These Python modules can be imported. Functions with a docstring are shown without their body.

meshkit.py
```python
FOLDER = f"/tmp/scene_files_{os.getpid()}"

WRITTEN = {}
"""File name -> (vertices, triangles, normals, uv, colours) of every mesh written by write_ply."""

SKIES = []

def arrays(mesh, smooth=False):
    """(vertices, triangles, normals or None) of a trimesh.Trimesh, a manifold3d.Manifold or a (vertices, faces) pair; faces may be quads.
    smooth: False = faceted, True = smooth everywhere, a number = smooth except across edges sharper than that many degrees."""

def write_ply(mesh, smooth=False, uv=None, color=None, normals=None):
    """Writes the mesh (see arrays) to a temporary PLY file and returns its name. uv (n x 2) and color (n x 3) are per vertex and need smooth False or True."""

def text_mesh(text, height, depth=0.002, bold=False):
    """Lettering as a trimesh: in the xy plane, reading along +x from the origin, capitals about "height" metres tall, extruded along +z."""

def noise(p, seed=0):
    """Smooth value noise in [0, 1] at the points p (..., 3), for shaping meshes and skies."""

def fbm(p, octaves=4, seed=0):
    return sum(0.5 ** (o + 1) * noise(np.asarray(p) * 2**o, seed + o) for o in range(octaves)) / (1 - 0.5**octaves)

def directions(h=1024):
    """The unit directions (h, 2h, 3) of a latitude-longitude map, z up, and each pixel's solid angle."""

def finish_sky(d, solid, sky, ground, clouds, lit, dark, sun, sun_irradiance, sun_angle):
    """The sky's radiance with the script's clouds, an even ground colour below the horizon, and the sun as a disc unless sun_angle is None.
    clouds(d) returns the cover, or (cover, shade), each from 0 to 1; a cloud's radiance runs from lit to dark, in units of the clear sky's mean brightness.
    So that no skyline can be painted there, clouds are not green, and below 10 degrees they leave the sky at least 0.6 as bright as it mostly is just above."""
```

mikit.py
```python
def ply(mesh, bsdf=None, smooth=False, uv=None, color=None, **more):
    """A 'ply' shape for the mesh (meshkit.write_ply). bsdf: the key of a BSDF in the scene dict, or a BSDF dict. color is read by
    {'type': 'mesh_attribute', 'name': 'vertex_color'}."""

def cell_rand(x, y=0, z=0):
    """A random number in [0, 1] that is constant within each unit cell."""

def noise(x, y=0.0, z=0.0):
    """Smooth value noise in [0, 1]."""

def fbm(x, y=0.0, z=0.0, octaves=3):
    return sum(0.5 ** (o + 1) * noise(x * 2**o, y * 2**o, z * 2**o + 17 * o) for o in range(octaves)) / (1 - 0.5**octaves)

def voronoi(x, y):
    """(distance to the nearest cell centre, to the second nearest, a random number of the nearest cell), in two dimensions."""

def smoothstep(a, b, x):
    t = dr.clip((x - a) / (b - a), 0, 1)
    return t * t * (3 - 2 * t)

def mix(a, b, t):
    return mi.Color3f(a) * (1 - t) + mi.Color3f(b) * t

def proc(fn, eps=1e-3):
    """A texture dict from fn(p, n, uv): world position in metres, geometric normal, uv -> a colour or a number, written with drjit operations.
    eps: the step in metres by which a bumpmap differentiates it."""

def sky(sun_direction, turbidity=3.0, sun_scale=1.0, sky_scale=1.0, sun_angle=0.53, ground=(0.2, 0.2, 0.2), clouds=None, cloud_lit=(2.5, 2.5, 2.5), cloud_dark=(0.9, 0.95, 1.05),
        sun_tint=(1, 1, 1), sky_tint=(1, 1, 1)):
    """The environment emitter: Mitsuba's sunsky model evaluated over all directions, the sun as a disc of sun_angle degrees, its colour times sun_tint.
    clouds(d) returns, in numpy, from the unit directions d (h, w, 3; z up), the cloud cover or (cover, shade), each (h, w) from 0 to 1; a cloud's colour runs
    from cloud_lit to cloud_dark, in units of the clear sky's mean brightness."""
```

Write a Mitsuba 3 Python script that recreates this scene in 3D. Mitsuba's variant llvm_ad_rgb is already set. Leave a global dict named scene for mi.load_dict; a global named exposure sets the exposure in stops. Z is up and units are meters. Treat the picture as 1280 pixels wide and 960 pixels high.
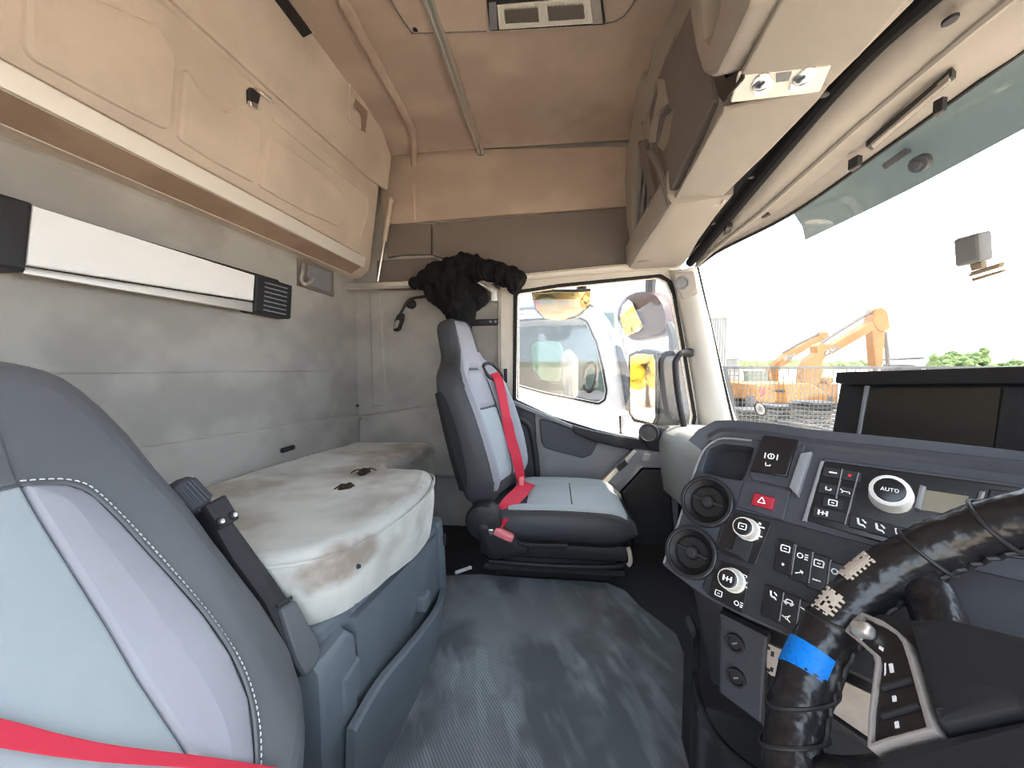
import math
import numpy as np, trimesh, drjit as dr, mitsuba as mi
import mapbox_earcut, shapely.geometry as sg
import mikit, meshkit
from mikit import proc, fbm, noise, cell_rand, smoothstep, mix, voronoi

T = mi.ScalarTransform4f
scene, labels = {'type': 'scene'}, {}
# ---- camera, sky and exposure ------------------------------------------------------------------
EYE = np.array([0, 0, .98])
FWD = np.array([-.10712, .99255, -.05811])
scene['camera'] = {'type': 'perspective', 'fov': 106.1457, 'fov_axis': 'x', 'near_clip': .01, 'far_clip': 2000.,
                   'to_world': T().look_at(origin=EYE.tolist(), target=(EYE + FWD).tolist(), up=[0, 0, 1])}
exposure = 4.68


def haze(d):
    """thin bright haze over the whole sky"""
    c = .86 + .14 * meshkit.fbm(d * [3, 3, 6], 3, 5)
    return c, .15 * meshkit.fbm(d * [2, 2, 5], 3, 9)


scene['sky'] = mikit.sky((.55, -.12, 1.0), turbidity=5.0, sun_scale=.35, sky_scale=1.0, sun_angle=1.2, ground=(.42, .355, .275), clouds=haze,
                         cloud_lit=(1.06, 1.23, 1.42), cloud_dark=(.88, 1.0, 1.16))

# ---- working planes (origin, u, v); the side that is seen is u x v ------------------------------------
#PLANES
def plane(name):
    """Y2.18: u = X, v = Z, faces -Y;  X-1.17: u = Y, v = Z, faces +X;  R.42: u = -Y, v = Z, faces -X;  Z0: floor;  D1.6: faces down."""
    k, a = name[0], name[1:]
    ex, ey, ez = np.eye(3)
    if name in PL:
        o, u, v = (np.array(q, float) for q in PL[name])
        u = u / np.linalg.norm(u)
        v = v - (v @ u) * u
        return o, u, v / np.linalg.norm(v)
    a = float(a)
    if k == 'F':                                                   # upright plane a metres out in the yard, facing the cab
        r = np.array([.9942, .1073, 0])
        return a * np.array([-.1073, .9942, 0]), r, ez
    return {'Y': (a * ey, ex, ez), 'X': (a * ex, ey, ez), 'R': (a * ex, -ey, ez), 'Z': (a * ez, ex, ey), 'D': (a * ez, ey, ex)}[k]


PL = {
    'dash': ((.358, .69, .74), (.743, -.669, 0), (.669 * .45, .743 * .45, .89)),         # the cockpit panel, turned to the driver
    'low': ((.40, .72, .50), (.743, -.669, 0), (.669 * .12, .743 * .12, .99)),            # the panel under it
    'screen': ((.70, .80, .87), (.25, -.97, 0), (.97 * .25, .25 * .25, .97)),               # instrument display
    'hub': ((.355, .24, .711), (0, -1, 0), (.643, 0, .766)),                             # cover of the steering wheel
    'wheel': ((.378, .24, .692), (0, -1, 0), (.643, 0, .766)),                              # steering wheel
    'console': ((.451, 1.52, 1.6), (-.1, -1, 0), (-.1, 0, .99)),                          # rear face of the overhead lockers
    'cend': ((.445, 1.6, 1.6), (.1, -1, 0), (-.1, 0, .99)),                              # its far end, curving back
    'cdoor': ((.452, 1.6, 1.6), (-.04, -1, 0), (-.1, 0, .99)),
    'glassR': ((1.02, 1.4, .65), (.0, -1, 0), (-.19, 0, .93)),                            # windscreen, middle
    'mirror': ((.66, 2.56, .9), (.566, -.824, 0), (0, 0, 1)),                             # outside mirrors
    'kerb': ((.15, 2.36, 1.33), (.97, .25, 0), (.1, -.4, .6)),
    'locker': ((-1.04, 0, 1.547), (0, 1, 0), (.154, 0, .603)),                          # face of the rear locker
    'lean': ((-.44, 0, .405), (0, 1, 0), (-.283, 0, .506)),                             # driver's backrest
}
#END_PLANES


# ---- mesh helpers ---------------------------------------------------------------------------------
def tm(v, f):
    return trimesh.Trimesh(np.asarray(v, float), np.asarray(f, int), process=False)


def cat(*ms):
    ms = [m for x in ms for m in (x if isinstance(x, (list, tuple)) else [x])]
    return trimesh.util.concatenate(ms)


def ring_clean(pts, r=0., step=None, q=4):
    """outline, counter-clockwise, corners rounded by r, cut into steps"""
    g = sg.Polygon(pts).buffer(0)
    if g.geom_type != 'Polygon':
        g = max(g.geoms, key=lambda x: x.area)
    while r > 1e-4:
        k = g.buffer(-r, quad_segs=q).buffer(2 * r, quad_segs=q).buffer(-r, quad_segs=q)
        if k.area > .75 * g.area:
            g = k
            break
        r *= .6
    if r:
        if g.geom_type != 'Polygon':
            g = max(g.geoms, key=lambda x: x.area)
    c = np.array(g.exterior.coords)[:-1]
    if g.exterior.is_ccw is False:
        c = c[::-1]
    keep = np.linalg.norm(c - np.roll(c, 1, 0), axis=1) > 1e-5
    c = c[keep]
    if step:
        out = []
        for a, b in zip(c, np.roll(c, -1, 0)):
            n = max(1, int(np.ceil(np.linalg.norm(b - a) / step)))
            out += [a + (b - a) * i / n for i in range(n)]
        c = np.array(out)
    return c


def inset(c, d):
    """outline moved inward by d along the corner bisectors"""
    e = np.roll(c, -1, 0) - c
    e /= np.maximum(np.linalg.norm(e, axis=1, keepdims=True), 1e-9)
    n = np.stack([-e[:, 1], e[:, 0]], 1)
    b = n + np.roll(n, 1, 0)
    b /= np.maximum((b * b).sum(1, keepdims=True) / 2, .35)
    return c + b * d


def pad_uvw(pts, h, b=.003, base=0., r=0., holes=(), step=None, seg=2):
    """(vertices in u, v, w; faces) of a slab with a rounded upper edge"""
    outer = ring_clean(pts, r, step)
    hs = [ring_clean(q, rr, step)[::-1] for q, rr in holes]
    b = min(b, abs(h) * .95)
    prof = [(0, base), (0, base + h - b)] + [(b * (1 - math.cos(a)), base + h - b + b * math.sin(a)) for a in np.linspace(0, math.pi / 2, seg + 1)[1:]] if b > 0 else [(0, base), (0, base + h)]
    V, F, n0 = [], [], 0
    tops, bots, ti, bi = [], [], [], []
    for c in [outer] + hs:
        m = len(c)
        for k, (d, z) in enumerate(prof):
            V.append(np.c_[inset(c, d) if d else c, np.full(m, z)])
            if k:
                i = np.arange(m)
                j = (i + 1) % m
                a, e = n0 + (k - 1) * m, n0 + k * m
                F += [np.c_[a + i, a + j, e + j], np.c_[a + i, e + j, e + i]]
        tops.append(V[-1][:, :2]); ti.append(n0 + (len(prof) - 1) * m + np.arange(m))
        bots.append(c); bi.append(n0 + np.arange(m))
        n0 += m * len(prof)
    for rings, idx, flip in ((tops, ti, 0), (bots, bi, 1)):
        allp = np.vstack(rings)
        ends = np.cumsum([len(q) for q in rings]).astype(np.uint32)
        t = mapbox_earcut.triangulate_float64(np.ascontiguousarray(allp), ends).reshape(-1, 3).astype(int)
        p = allp[t]
        d1, d2 = p[:, 1] - p[:, 0], p[:, 2] - p[:, 0]
        area = d1[:, 0] * d2[:, 1] - d1[:, 1] * d2[:, 0]
        t = np.where((area < 0)[:, None], t[:, ::-1], t)
        t = np.concatenate(idx)[t]
        F.append(t[:, ::-1] if flip else t)
    return np.vstack(V), np.vstack(F)


def pad(pl, pts, h, b=.003, base=0., **k):
    """a slab lying on a working plane"""
    o, u, v = plane(pl) if isinstance(pl, str) else pl
    V, F = pad_uvw(pts, h, b, base, **k)
    return tm(o + V[:, :1] * u + V[:, 1:2] * v + V[:, 2:] * np.cross(u, v), F)


def bar(pl, a, b_, w, h, bev=.001, base=0., r=None):
    """a straight strip from a to b_ on a plane"""
    a, b_ = np.array(a, float), np.array(b_, float)
    d = (b_ - a) / np.linalg.norm(b_ - a)
    n = np.array([-d[1], d[0]]) * w / 2
    return pad(pl, [a - n, b_ - n, b_ + n, a + n], h, bev, base, r=r if r is not None else 0)


def disc(pl, c, r, h, b=.002, base=0., n=28, r2=None):
    t = np.linspace(0, 2 * np.pi, n, endpoint=False)
    pts = np.c_[c[0] + r * np.cos(t), c[1] + (r2 or r) * np.sin(t)]
    return pad(pl, pts, h, b, base)


def annulus(pl, c, r1, r0, h, b=.002, base=0., n=32):
    t = np.linspace(0, 2 * np.pi, n, endpoint=False)
    e = np.c_[np.cos(t), np.sin(t)]
    return pad(pl, c + r1 * e, h, b, base, holes=[(c + r0 * e, 0)])


def box(x0, x1, y0, y1, z0, z1, b=.004):
    """box with bevelled edges"""
    c, s = np.array([x0 + x1, y0 + y1, z0 + z1]) / 2, np.abs([x1 - x0, y1 - y0, z1 - z0]) / 2
    b = min(b, s.min() * .9)
    P = []
    for sx in (-1, 1):
        for sy in (-1, 1):
            for sz in (-1, 1):
                g = np.array([sx, sy, sz])
                for k in range(3):
                    w = s - b
                    w[k] = s[k]
                    P.append(c + g * w)
    return hull(P)


def hull(P):
    return trimesh.convex.convex_hull(np.array(P, float))


def rbox(c, size, r=.01, rot=None, sub=1):
    """box with round edges, rot = 3 x 3 (columns = axes)"""
    s = np.array(size, float) / 2
    r = min(r, s.min() * .98)
    ico = trimesh.creation.icosphere(sub).vertices * r
    P = np.vstack([ico + (s - r) * [a, b, d] for a in (-1, 1) for b in (-1, 1) for d in (-1, 1)])
    if rot is not None:
        P = P @ np.asarray(rot).T
    return hull(P + c)


def spline(P, n=8, closed=False):
    """Catmull-Rom through the points"""
    P = np.asarray(P, float)
    m = len(P)
    out = []
    for i in range(m if closed else m - 1):
        p0, p1, p2, p3 = (P[(i + k) % m] if closed else P[min(max(i + k, 0), m - 1)] for k in (-1, 0, 1, 2))
        for t in np.arange(n) / n:
            out.append(.5 * (2 * p1 + (p2 - p0) * t + (2 * p0 - 5 * p1 + 4 * p2 - p3) * t * t + (3 * p1 - p0 - 3 * p2 + p3) * t ** 3))
    if not closed:
        out.append(P[-1])
    return np.array(out)


def loft(R, closed=True, cap=True, wrap=False):
    """rings (m, n, 3) joined; cap fans the two ends"""
    R = np.asarray(R, float)
    m, n = R.shape[:2]
    V, F = R.reshape(-1, 3), []
    i = np.arange(n if closed else n - 1)
    j = (i + 1) % n
    for k in range(m if wrap else m - 1):
        a, b = k * n, ((k + 1) % m) * n
        F += [np.c_[a + i, a + j, b + j], np.c_[a + i, b + j, b + i]]
    if cap and not wrap:
        V = np.vstack([V, R[0].mean(0), R[-1].mean(0)])
        F += [np.c_[j, i, np.full(len(i), m * n)], np.c_[(m - 1) * n + i, (m - 1) * n + j, np.full(len(i), m * n + 1)]]
    M = tm(V, np.vstack(F))
    if closed and (cap or wrap) and M.volume < 0:
        M.invert()
    return M


def sweep(path, prof, up=(0, 0, 1), ups=None, closed=False, scale=None):
    """profile points (a, b) swept along the path: a along side, b along up"""
    path = np.asarray(path, float)
    t = np.roll(path, -1, 0) - np.roll(path, 1, 0)
    if not closed:
        t[0], t[-1] = path[1] - path[0], path[-1] - path[-2]
    t /= np.linalg.norm(t, axis=1, keepdims=True)
    U = np.broadcast_to(np.asarray(up, float), path.shape) if ups is None else np.asarray(ups, float)
    s = np.cross(t, U)
    s /= np.linalg.norm(s, axis=1, keepdims=True)
    U = np.cross(s, t)
    prof = np.asarray(prof, float)
    sc = np.ones(len(path)) if scale is None else np.asarray(scale, float)
    R = path[:, None] + sc[:, None, None] * (prof[None, :, :1] * s[:, None] + prof[None, :, 1:] * U[:, None])
    return loft(R, wrap=closed)


def circle(r, n=12, ry=None):
    t = np.linspace(0, 2 * np.pi, n, endpoint=False)
    return np.c_[r * np.cos(t), (ry or r) * np.sin(t)]


def tube(path, r, n=10, sm=0, closed=False, scale=None):
    path = np.asarray(path, float)
    if sm:
        path = spline(path, sm, closed)
    d = path[-1] - path[0] if not closed else np.array([0, 0, 0])
    # parallel transport of a side vector
    t = np.roll(path, -1, 0) - np.roll(path, 1, 0)
    if not closed:
        t[0], t[-1] = path[1] - path[0], path[-1] - path[-2]
    t /= np.linalg.norm(t, axis=1, keepdims=True)
    u = np.cross(t[0], [0.3, .2, .93])
    if np.linalg.norm(u) < .1:
        u = np.cross(t[0], [1, 0, 0])
    U = []
    for k in range(len(path)):
        u = u - (u @ t[k]) * t[k]
        u = u / np.linalg.norm(u)
        U.append(u)
    return sweep(path, circle(r, n), ups=np.array(U), closed=closed, scale=scale)


def rect_prof(w, h, r=.001):
    c = ring_clean([(-w / 2, -h / 2), (w / 2, -h / 2), (w / 2, h / 2), (-w / 2, h / 2)], min(r, h * .45), q=2)
    return c


def lathe(o, axis, prof, n=28):
    """(radius, height) profile turned about an axis"""
    a = np.asarray(axis, float) / np.linalg.norm(axis)
    u = np.cross(a, [0, 0, 1] if abs(a[2]) < .9 else [1, 0, 0])
    u /= np.linalg.norm(u)
    v = np.cross(a, u)
    t = np.linspace(0, 2 * np.pi, n, endpoint=False)
    e = np.cos(t)[:, None] * u + np.sin(t)[:, None] * v
    return loft([np.asarray(o, float) + h * a + max(r, 1e-5) * e for r, h in prof])


def shell(P, t, flip=False):
    """a curved sheet (nu, nv, 3) given the thickness t on its back"""
    P = np.asarray(P, float)
    du, dv = np.gradient(P, axis=0), np.gradient(P, axis=1)
    n = np.cross(du, dv)
    n /= np.maximum(np.linalg.norm(n, axis=2, keepdims=True), 1e-9)
    if flip:
        n = -n
    Q = P - n * t
    nu, nv = P.shape[:2]
    idx = np.arange(nu * nv).reshape(nu, nv)
    a, b, c, d = idx[:-1, :-1].ravel(), idx[1:, :-1].ravel(), idx[1:, 1:].ravel(), idx[:-1, 1:].ravel()
    F = [np.c_[a, b, c], np.c_[a, c, d], np.c_[a, c, b] + nu * nv, np.c_[a, d, c] + nu * nv]
    rim = np.concatenate([idx[:, 0], idx[-1, 1:], idx[-2::-1, -1], idx[0, -2:0:-1]])
    nx = np.roll(rim, -1)
    F += [np.c_[rim, rim + nu * nv, nx + nu * nv], np.c_[rim, nx + nu * nv, nx]]
    M = tm(np.vstack([P.reshape(-1, 3), Q.reshape(-1, 3)]), np.vstack(F))
    if M.volume < 0:
        M.invert()
    return M


def on(pl, uv, w=0.):
    o, u, v = plane(pl) if isinstance(pl, str) else pl
    return o + uv[0] * u + uv[1] * v + w * np.cross(u, v)


def text_on(pl, c, s, h, depth=.0006, base=0., bold=False, turn=0.):
    """lettering centred at c on a plane"""
    m = meshkit.text_mesh(s, h, depth, bold)
    lo, hi = m.bounds
    V = m.vertices - [(lo[0] + hi[0]) / 2, (lo[1] + hi[1]) / 2, 0]
    ca, sa = math.cos(turn), math.sin(turn)
    V = np.c_[V[:, 0] * ca - V[:, 1] * sa + c[0], V[:, 0] * sa + V[:, 1] * ca + c[1], V[:, 2] + base]
    o, u, v = plane(pl) if isinstance(pl, str) else pl
    return tm(o + V[:, :1] * u + V[:, 1:2] * v + V[:, 2:] * np.cross(u, v), m.faces)


def add(key, mesh, mat, smooth=30, label=None, cat=None, group=None, kind=None, **more):
    """one entry of the scene; a key that is taken gets the next number"""
    k, i = key, 0
    while k in scene or k in things:
        i += 1
        k = f'{key}_{i:03d}'
    scene[k] = mikit.ply(mesh, mat, smooth, **more)
    tag(k, label, cat, group, kind)
    return k


things = set()


def tag(k, label=None, cat=None, group=None, kind=None):
    d = {a: b for a, b in (('label', label), ('category', cat), ('group', group), ('kind', kind)) if b}
    if d:
        labels[k] = d


def thing(key, label=None, cat=None, group=None, kind=None):
    """the name that the keys of a thing's parts begin with"""
    k, i = key, 0
    while k in scene or k in things:
        i += 1
        k = f'{key}_{i:03d}'
    things.add(k)
    tag(k, label, cat, group, kind)
    return k


def part(parent, name, mesh, mat, smooth=30, label=None, kind=None, **more):
    return add(f'{parent}__{name}', mesh, mat, smooth, label, kind=kind, **more)


# ---- materials ------------------------------------------------------------------------------------
def rgb(c):
    return {'type': 'rgb', 'value': list(map(float, c))}


def mat(name, base, rough=.5, spec=.5, metallic=0., bump=None, bscale=1., two=True, **k):
    b = {'type': 'principled', 'base_color': base if isinstance(base, dict) else rgb(base), 'roughness': rough, 'specular': spec, 'metallic': metallic, **k}
    if bump is not None:
        b = {'type': 'bumpmap', 'arbitrary': bump, 'scale': bscale, 'bsdf': b}
    scene[name] = {'type': 'twosided', 'bsdf': b} if two else b
    return name


def patches(a, b, fine=60., big=4., amount=.8, seed=0.):
    """two tones in cloudy wear patches with a fine grain"""
    def fn(p, n, uv):
        q = fbm(p.x * big + seed, p.y * big, p.z * big, 4)
        g = noise(p.x * fine * 4, p.y * fine * 4, p.z * fine * 4)
        return mix(a, b, dr.clip((smoothstep(.32, .68, q) * amount + (g - .5) * .22), 0, 1))
    return proc(fn)


def weave(p, n, uv):
    return (noise(p.x * 900, p.y * 900, p.z * 900) * .5 + noise(p.x * 380, p.y * 380, p.z * 380) * .5) * .00035


def leather(p, n, uv):
    return (noise(p.x * 420, p.y * 420, p.z * 420) * .5 + noise(p.x * 900, p.y * 900, p.z * 900) * .3) * .0003


BUMP_WEAVE, BUMP_LEATHER = proc(weave, 4e-4), proc(leather, 4e-4)


def mat_rubber(p, n, uv):
    q = fbm(p.x * 5, p.y * 5, 3., 4)
    s = fbm(p.x * 26 + p.y * 9, p.y * 7, 1., 3)
    rib = smoothstep(.35, .6, .5 + .5 * dr.sin((p.x * .8 + p.y * .6) * 2 * math.pi / .0075))
    dust = dr.clip(smoothstep(.42, .72, q) * .75 + smoothstep(.5, .78, s) * .5, 0, 1)
    return mix((.10, .116, .13), (.29, .33, .355), dust * (.45 + .55 * rib))


def rubber_bump(p, n, uv):
    return .0006 * smoothstep(.2, .8, .5 + .5 * dr.sin((p.x * .8 + p.y * .6) * 2 * math.pi / .0075))


def mattress_cloth(p, n, uv):
    q = fbm(p.x * 6, p.y * 6, p.z * 6, 4)
    d = fbm(p.x * 4 + 7, p.y * 4 + 2, p.z * 4, 4)
    wr = fbm(p.x * 30 + p.y * 12, p.y * 10 - p.x * 6, p.z * 30, 3)
    c = mix((.52, .53, .495), (.39, .395, .37), smoothstep(.35, .7, q) * .7)
    c = mix(c, (.22, .17, .13), smoothstep(.50, .74, d) * .6)
    r2 = dr.square((p.x + .44) / .10) + dr.square((p.y - .74) / .17) + dr.square((p.z - .545) / .055)      # a brown stain with a ragged edge on the front fold
    c = mix(c, (.20, .145, .11), dr.clip(smoothstep(1.1, .1, r2 + 1.2 * (fbm(p.x * 26, p.y * 26, p.z * 26, 4) - .5)) * .75, 0, 1))
    return mix(c, (.58, .57, .53), smoothstep(.5, .75, wr) * .22)


def asphalt(p, n, uv):
    q = fbm(p.x * .25, p.y * .25, 0., 5)
    g = noise(p.x * 9, p.y * 9)
    return mix((.50, .415, .315), (.40, .335, .26), dr.clip(smoothstep(.35, .65, q) * .8 + (g - .5) * .3, 0, 1))


def speckle(a, b, f, lo=.6, hi=.75):
    def fn(p, n, uv):
        return mix(a, b, smoothstep(lo, hi, noise(p.x * f, p.y * f, p.z * f)))
    return proc(fn)


def checker(p, n, uv):
    """black and white chequers printed round the wheel cover, with ragged edges"""
    k = dr.floor(uv.x * 26 + .15 * noise(p.x * 400, p.y * 400, p.z * 400)) + dr.floor(uv.y * 5)
    return mix((.015, .015, .017), (.75, .70, .62), dr.select(k - 2 * dr.floor(k / 2) > .5, 1., 0.))


M_HEAD = mat('headliner_cloth', patches((.50, .395, .32), (.40, .31, .25), 60, 5, .9), .95, .2, bump=BUMP_WEAVE, sheen=.3)
M_BAND = mat('side_cloth', patches((.50, .40, .325), (.41, .325, .265), 60, 5, .8, 3.), .95, .2, bump=BUMP_WEAVE, sheen=.3)
M_WALL = mat('suede_wall_cloth', patches((.40, .385, .35), (.315, .30, .275), 80, 6, .9, 8.), .95, .2, bump=BUMP_WEAVE, sheen=.3)
M_LOCK = mat('locker_vinyl', patches((.58, .495, .42), (.48, .41, .345), 40, 4, .8, 2.), .8, .3, bump=BUMP_LEATHER)
M_TRIM = mat('warm_grey_plastic', patches((.32, .285, .245), (.295, .262, .225), 200, 8, .5), .6, .4)
M_TRIMD = mat('brown_grey_plastic', patches((.172, .148, .132), (.155, .132, .117), 200, 8, .5), .65, .35)
M_CREAM = mat('cream_painted_metal', (.62, .57, .49), .45, .5)
M_PILLAR = mat('pillar_grey_trim', patches((.56, .54, .49), (.50, .48, .44), 100, 5, .6), .7, .3)
M_ALU = mat('brushed_aluminium', (.72, .70, .66), .38, metallic=.85)
M_ALUS = mat('satin_aluminium_strip', (.80, .77, .71), .5, .5, metallic=.35)
M_STEEL = mat('polished_steel', (.75, .74, .72), .22, metallic=1.)
M_WHITE = mat('white_diffuser', (.86, .86, .83), .5, .4)
M_BLACK = mat('black_plastic', (.018, .018, .020), .5, .4)
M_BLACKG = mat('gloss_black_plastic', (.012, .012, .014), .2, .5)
M_CHAR = mat('charcoal_plastic', (.018, .0185, .0215), .55, .4)
M_DASH = mat('dark_dash_plastic', patches((.042, .045, .056), (.036, .038, .047), 300, 12, .5), .55, .4)
M_DASHG = mat('mid_grey_dash_plastic', (.20, .205, .22), .5, .4)
M_DASHL = mat('grey_soft_dash', patches((.30, .31, .295), (.26, .27, .26), 200, 9, .5), .7, .3)
M_DASHD = mat('black_dash_plastic', (.014, .0145, .018), .5, .4)
M_DOOR = mat('door_grey_plastic', patches((.20, .205, .215), (.18, .185, .195), 200, 6, .5), .6, .4)
M_DOORD = mat('door_dark_plastic', (.055, .06, .07), .6, .4)
M_BASE = mat('bunk_grey_plastic', patches((.125, .150, .172), (.105, .128, .148), 150, 7, .6), .55, .45)
M_MATT = mat('mattress_cloth', proc(mattress_cloth), .95, .2, bump=proc(lambda p, n, uv: .0035 * fbm(p.x * 22 + p.y * 9, p.y * 10 - p.x * 5, p.z * 20, 3) + .0003 * noise(p.x * 700, p.y * 700, p.z * 700), 8e-4), sheen=.3)
M_RUB = mat('ribbed_rubber', proc(mat_rubber), .8, .3, bump=proc(rubber_bump, 8e-4))
M_FLOOR = mat('dark_floor', (.028, .029, .032), .8, .3)
M_SEATD = mat('dark_grey_seat_leather', patches((.105, .112, .122), (.092, .098, .106), 250, 5, .5), .5, .4, bump=BUMP_LEATHER)
M_SEATM = mat('mid_grey_seat_leather', patches((.262, .267, .302), (.228, .233, .265), 250, 4, .6), .42, .45, bump=BUMP_LEATHER)
M_SEATL = mat('light_grey_seat_cloth', patches((.335, .38, .40), (.305, .35, .37), 250, 4, .6), .6, .4, bump=BUMP_LEATHER)
M_SEATP = mat('dark_seat_leather', patches((.050, .054, .061), (.043, .046, .052), 250, 5, .5), .5, .4, bump=BUMP_LEATHER)
M_SEATB = mat('black_seat_cover', (.020, .021, .025), .6, .4)
M_THREAD = mat('white_thread', (.72, .72, .70), .8, .2)
M_RED = mat('red_belt_webbing', (.56, .030, .060), .6, .3, sheen=.4)
M_PINK = mat('red_buckle_plastic', (.75, .20, .22), .4, .5)
M_CLOTH = mat('black_cloth', (.011, .011, .012), .9, .15, bump=BUMP_WEAVE)
M_GUM = mat('black_strap', (.018, .017, .018), .8, .2)
M_WRAP = mat('wheel_wrap_leather', (.010, .010, .012), .3, .5, bump=proc(lambda p, n, uv: .0032 * fbm(p.x * 60, p.y * 60, p.z * 60, 3), 8e-4), clearcoat=.3, clearcoat_gloss=.7)
M_CHECK = mat('chequered_wheel_cover', proc(checker), .35, .5)
M_BLUE = mat('blue_wheel_stripe', speckle((.0, .20, .72), (.0, .17, .64), 300), .5, .4)
M_BEZEL = mat('taupe_bezel', (.26, .235, .22), .45, .5)
M_HAZ = mat('hazard_red', (.36, .012, .03), .35, .5)
M_LCD = mat('lcd_glass', (.22, .19, .13), .25, .5)
M_LED = mat('red_led', (.85, .02, .03), .3, .5)
M_SCREEN = mat('screen_glass', (.020, .021, .020), .18, .5)
M_INK = mat('white_print', (.75, .75, .75), .6, .3)
M_INKD = mat('dark_print', (.03, .03, .03), .6, .3)
M_GALV = mat('bare_sheet_metal', patches((.46, .42, .38), (.36, .33, .30), 60, 22, .8), .5, metallic=.35)
M_LENS = mat('lamp_lens', (.80, .78, .70), .3, .5)
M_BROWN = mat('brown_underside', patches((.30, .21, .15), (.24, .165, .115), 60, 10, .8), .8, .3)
M_BUG = mat('dry_brown_scrap', speckle((.030, .020, .014), (.09, .05, .03), 300), .9, .2)
M_WOODC = mat('tan_bracket', (.22, .165, .10), .6, .3)
M_MIRROR = mat('mirror_glass', (.92, .92, .92), .02, metallic=1.)
M_GOLDREFL = mat('gold_reflection_mirror', (.95, .74, .34), .03, metallic=1.)  # the golden reflection of sandy ground is put into this tint
M_SEAL = mat('black_rubber_seal', (.016, .016, .016), .7, .3)
# outdoors
M_GROUND = mat('sandy_yard', proc(asphalt), .95, .1)
M_TRUCK = mat('white_truck_paint', (.50, .50, .50), .35, .5, clearcoat=.5)
M_TGLASS = mat('green_dark_glass', (.10, .15, .13), .08, .6)
M_TGREY = mat('truck_grey_plastic', (.055, .06, .068), .6, .4)
M_GREEN = mat('green_seat_cloth', (.10, .25, .16), .8, .2)
M_ORANGE = mat('orange_machine_paint', speckle((.235, .095, .012), (.21, .084, .010), 3), .5, .4)
M_MDARK = mat('dark_machine_steel', (.06, .06, .065), .6, .4)
M_CORR = mat('corrugated_grey_steel', (.30, .305, .295), .5, metallic=.2)
M_FENCE = mat('grey_fence_steel', (.075, .08, .08), .6, .4)
M_LEAF = mat('tree_leaves', speckle((.10, .15, .065), (.17, .22, .09), 2.2, .4, .6), .9, .2)
M_LEAFY = mat('yellow_tree_leaves', speckle((.62, .46, .05), (.42, .36, .06), 2.2, .4, .6), .9, .2)
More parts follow.
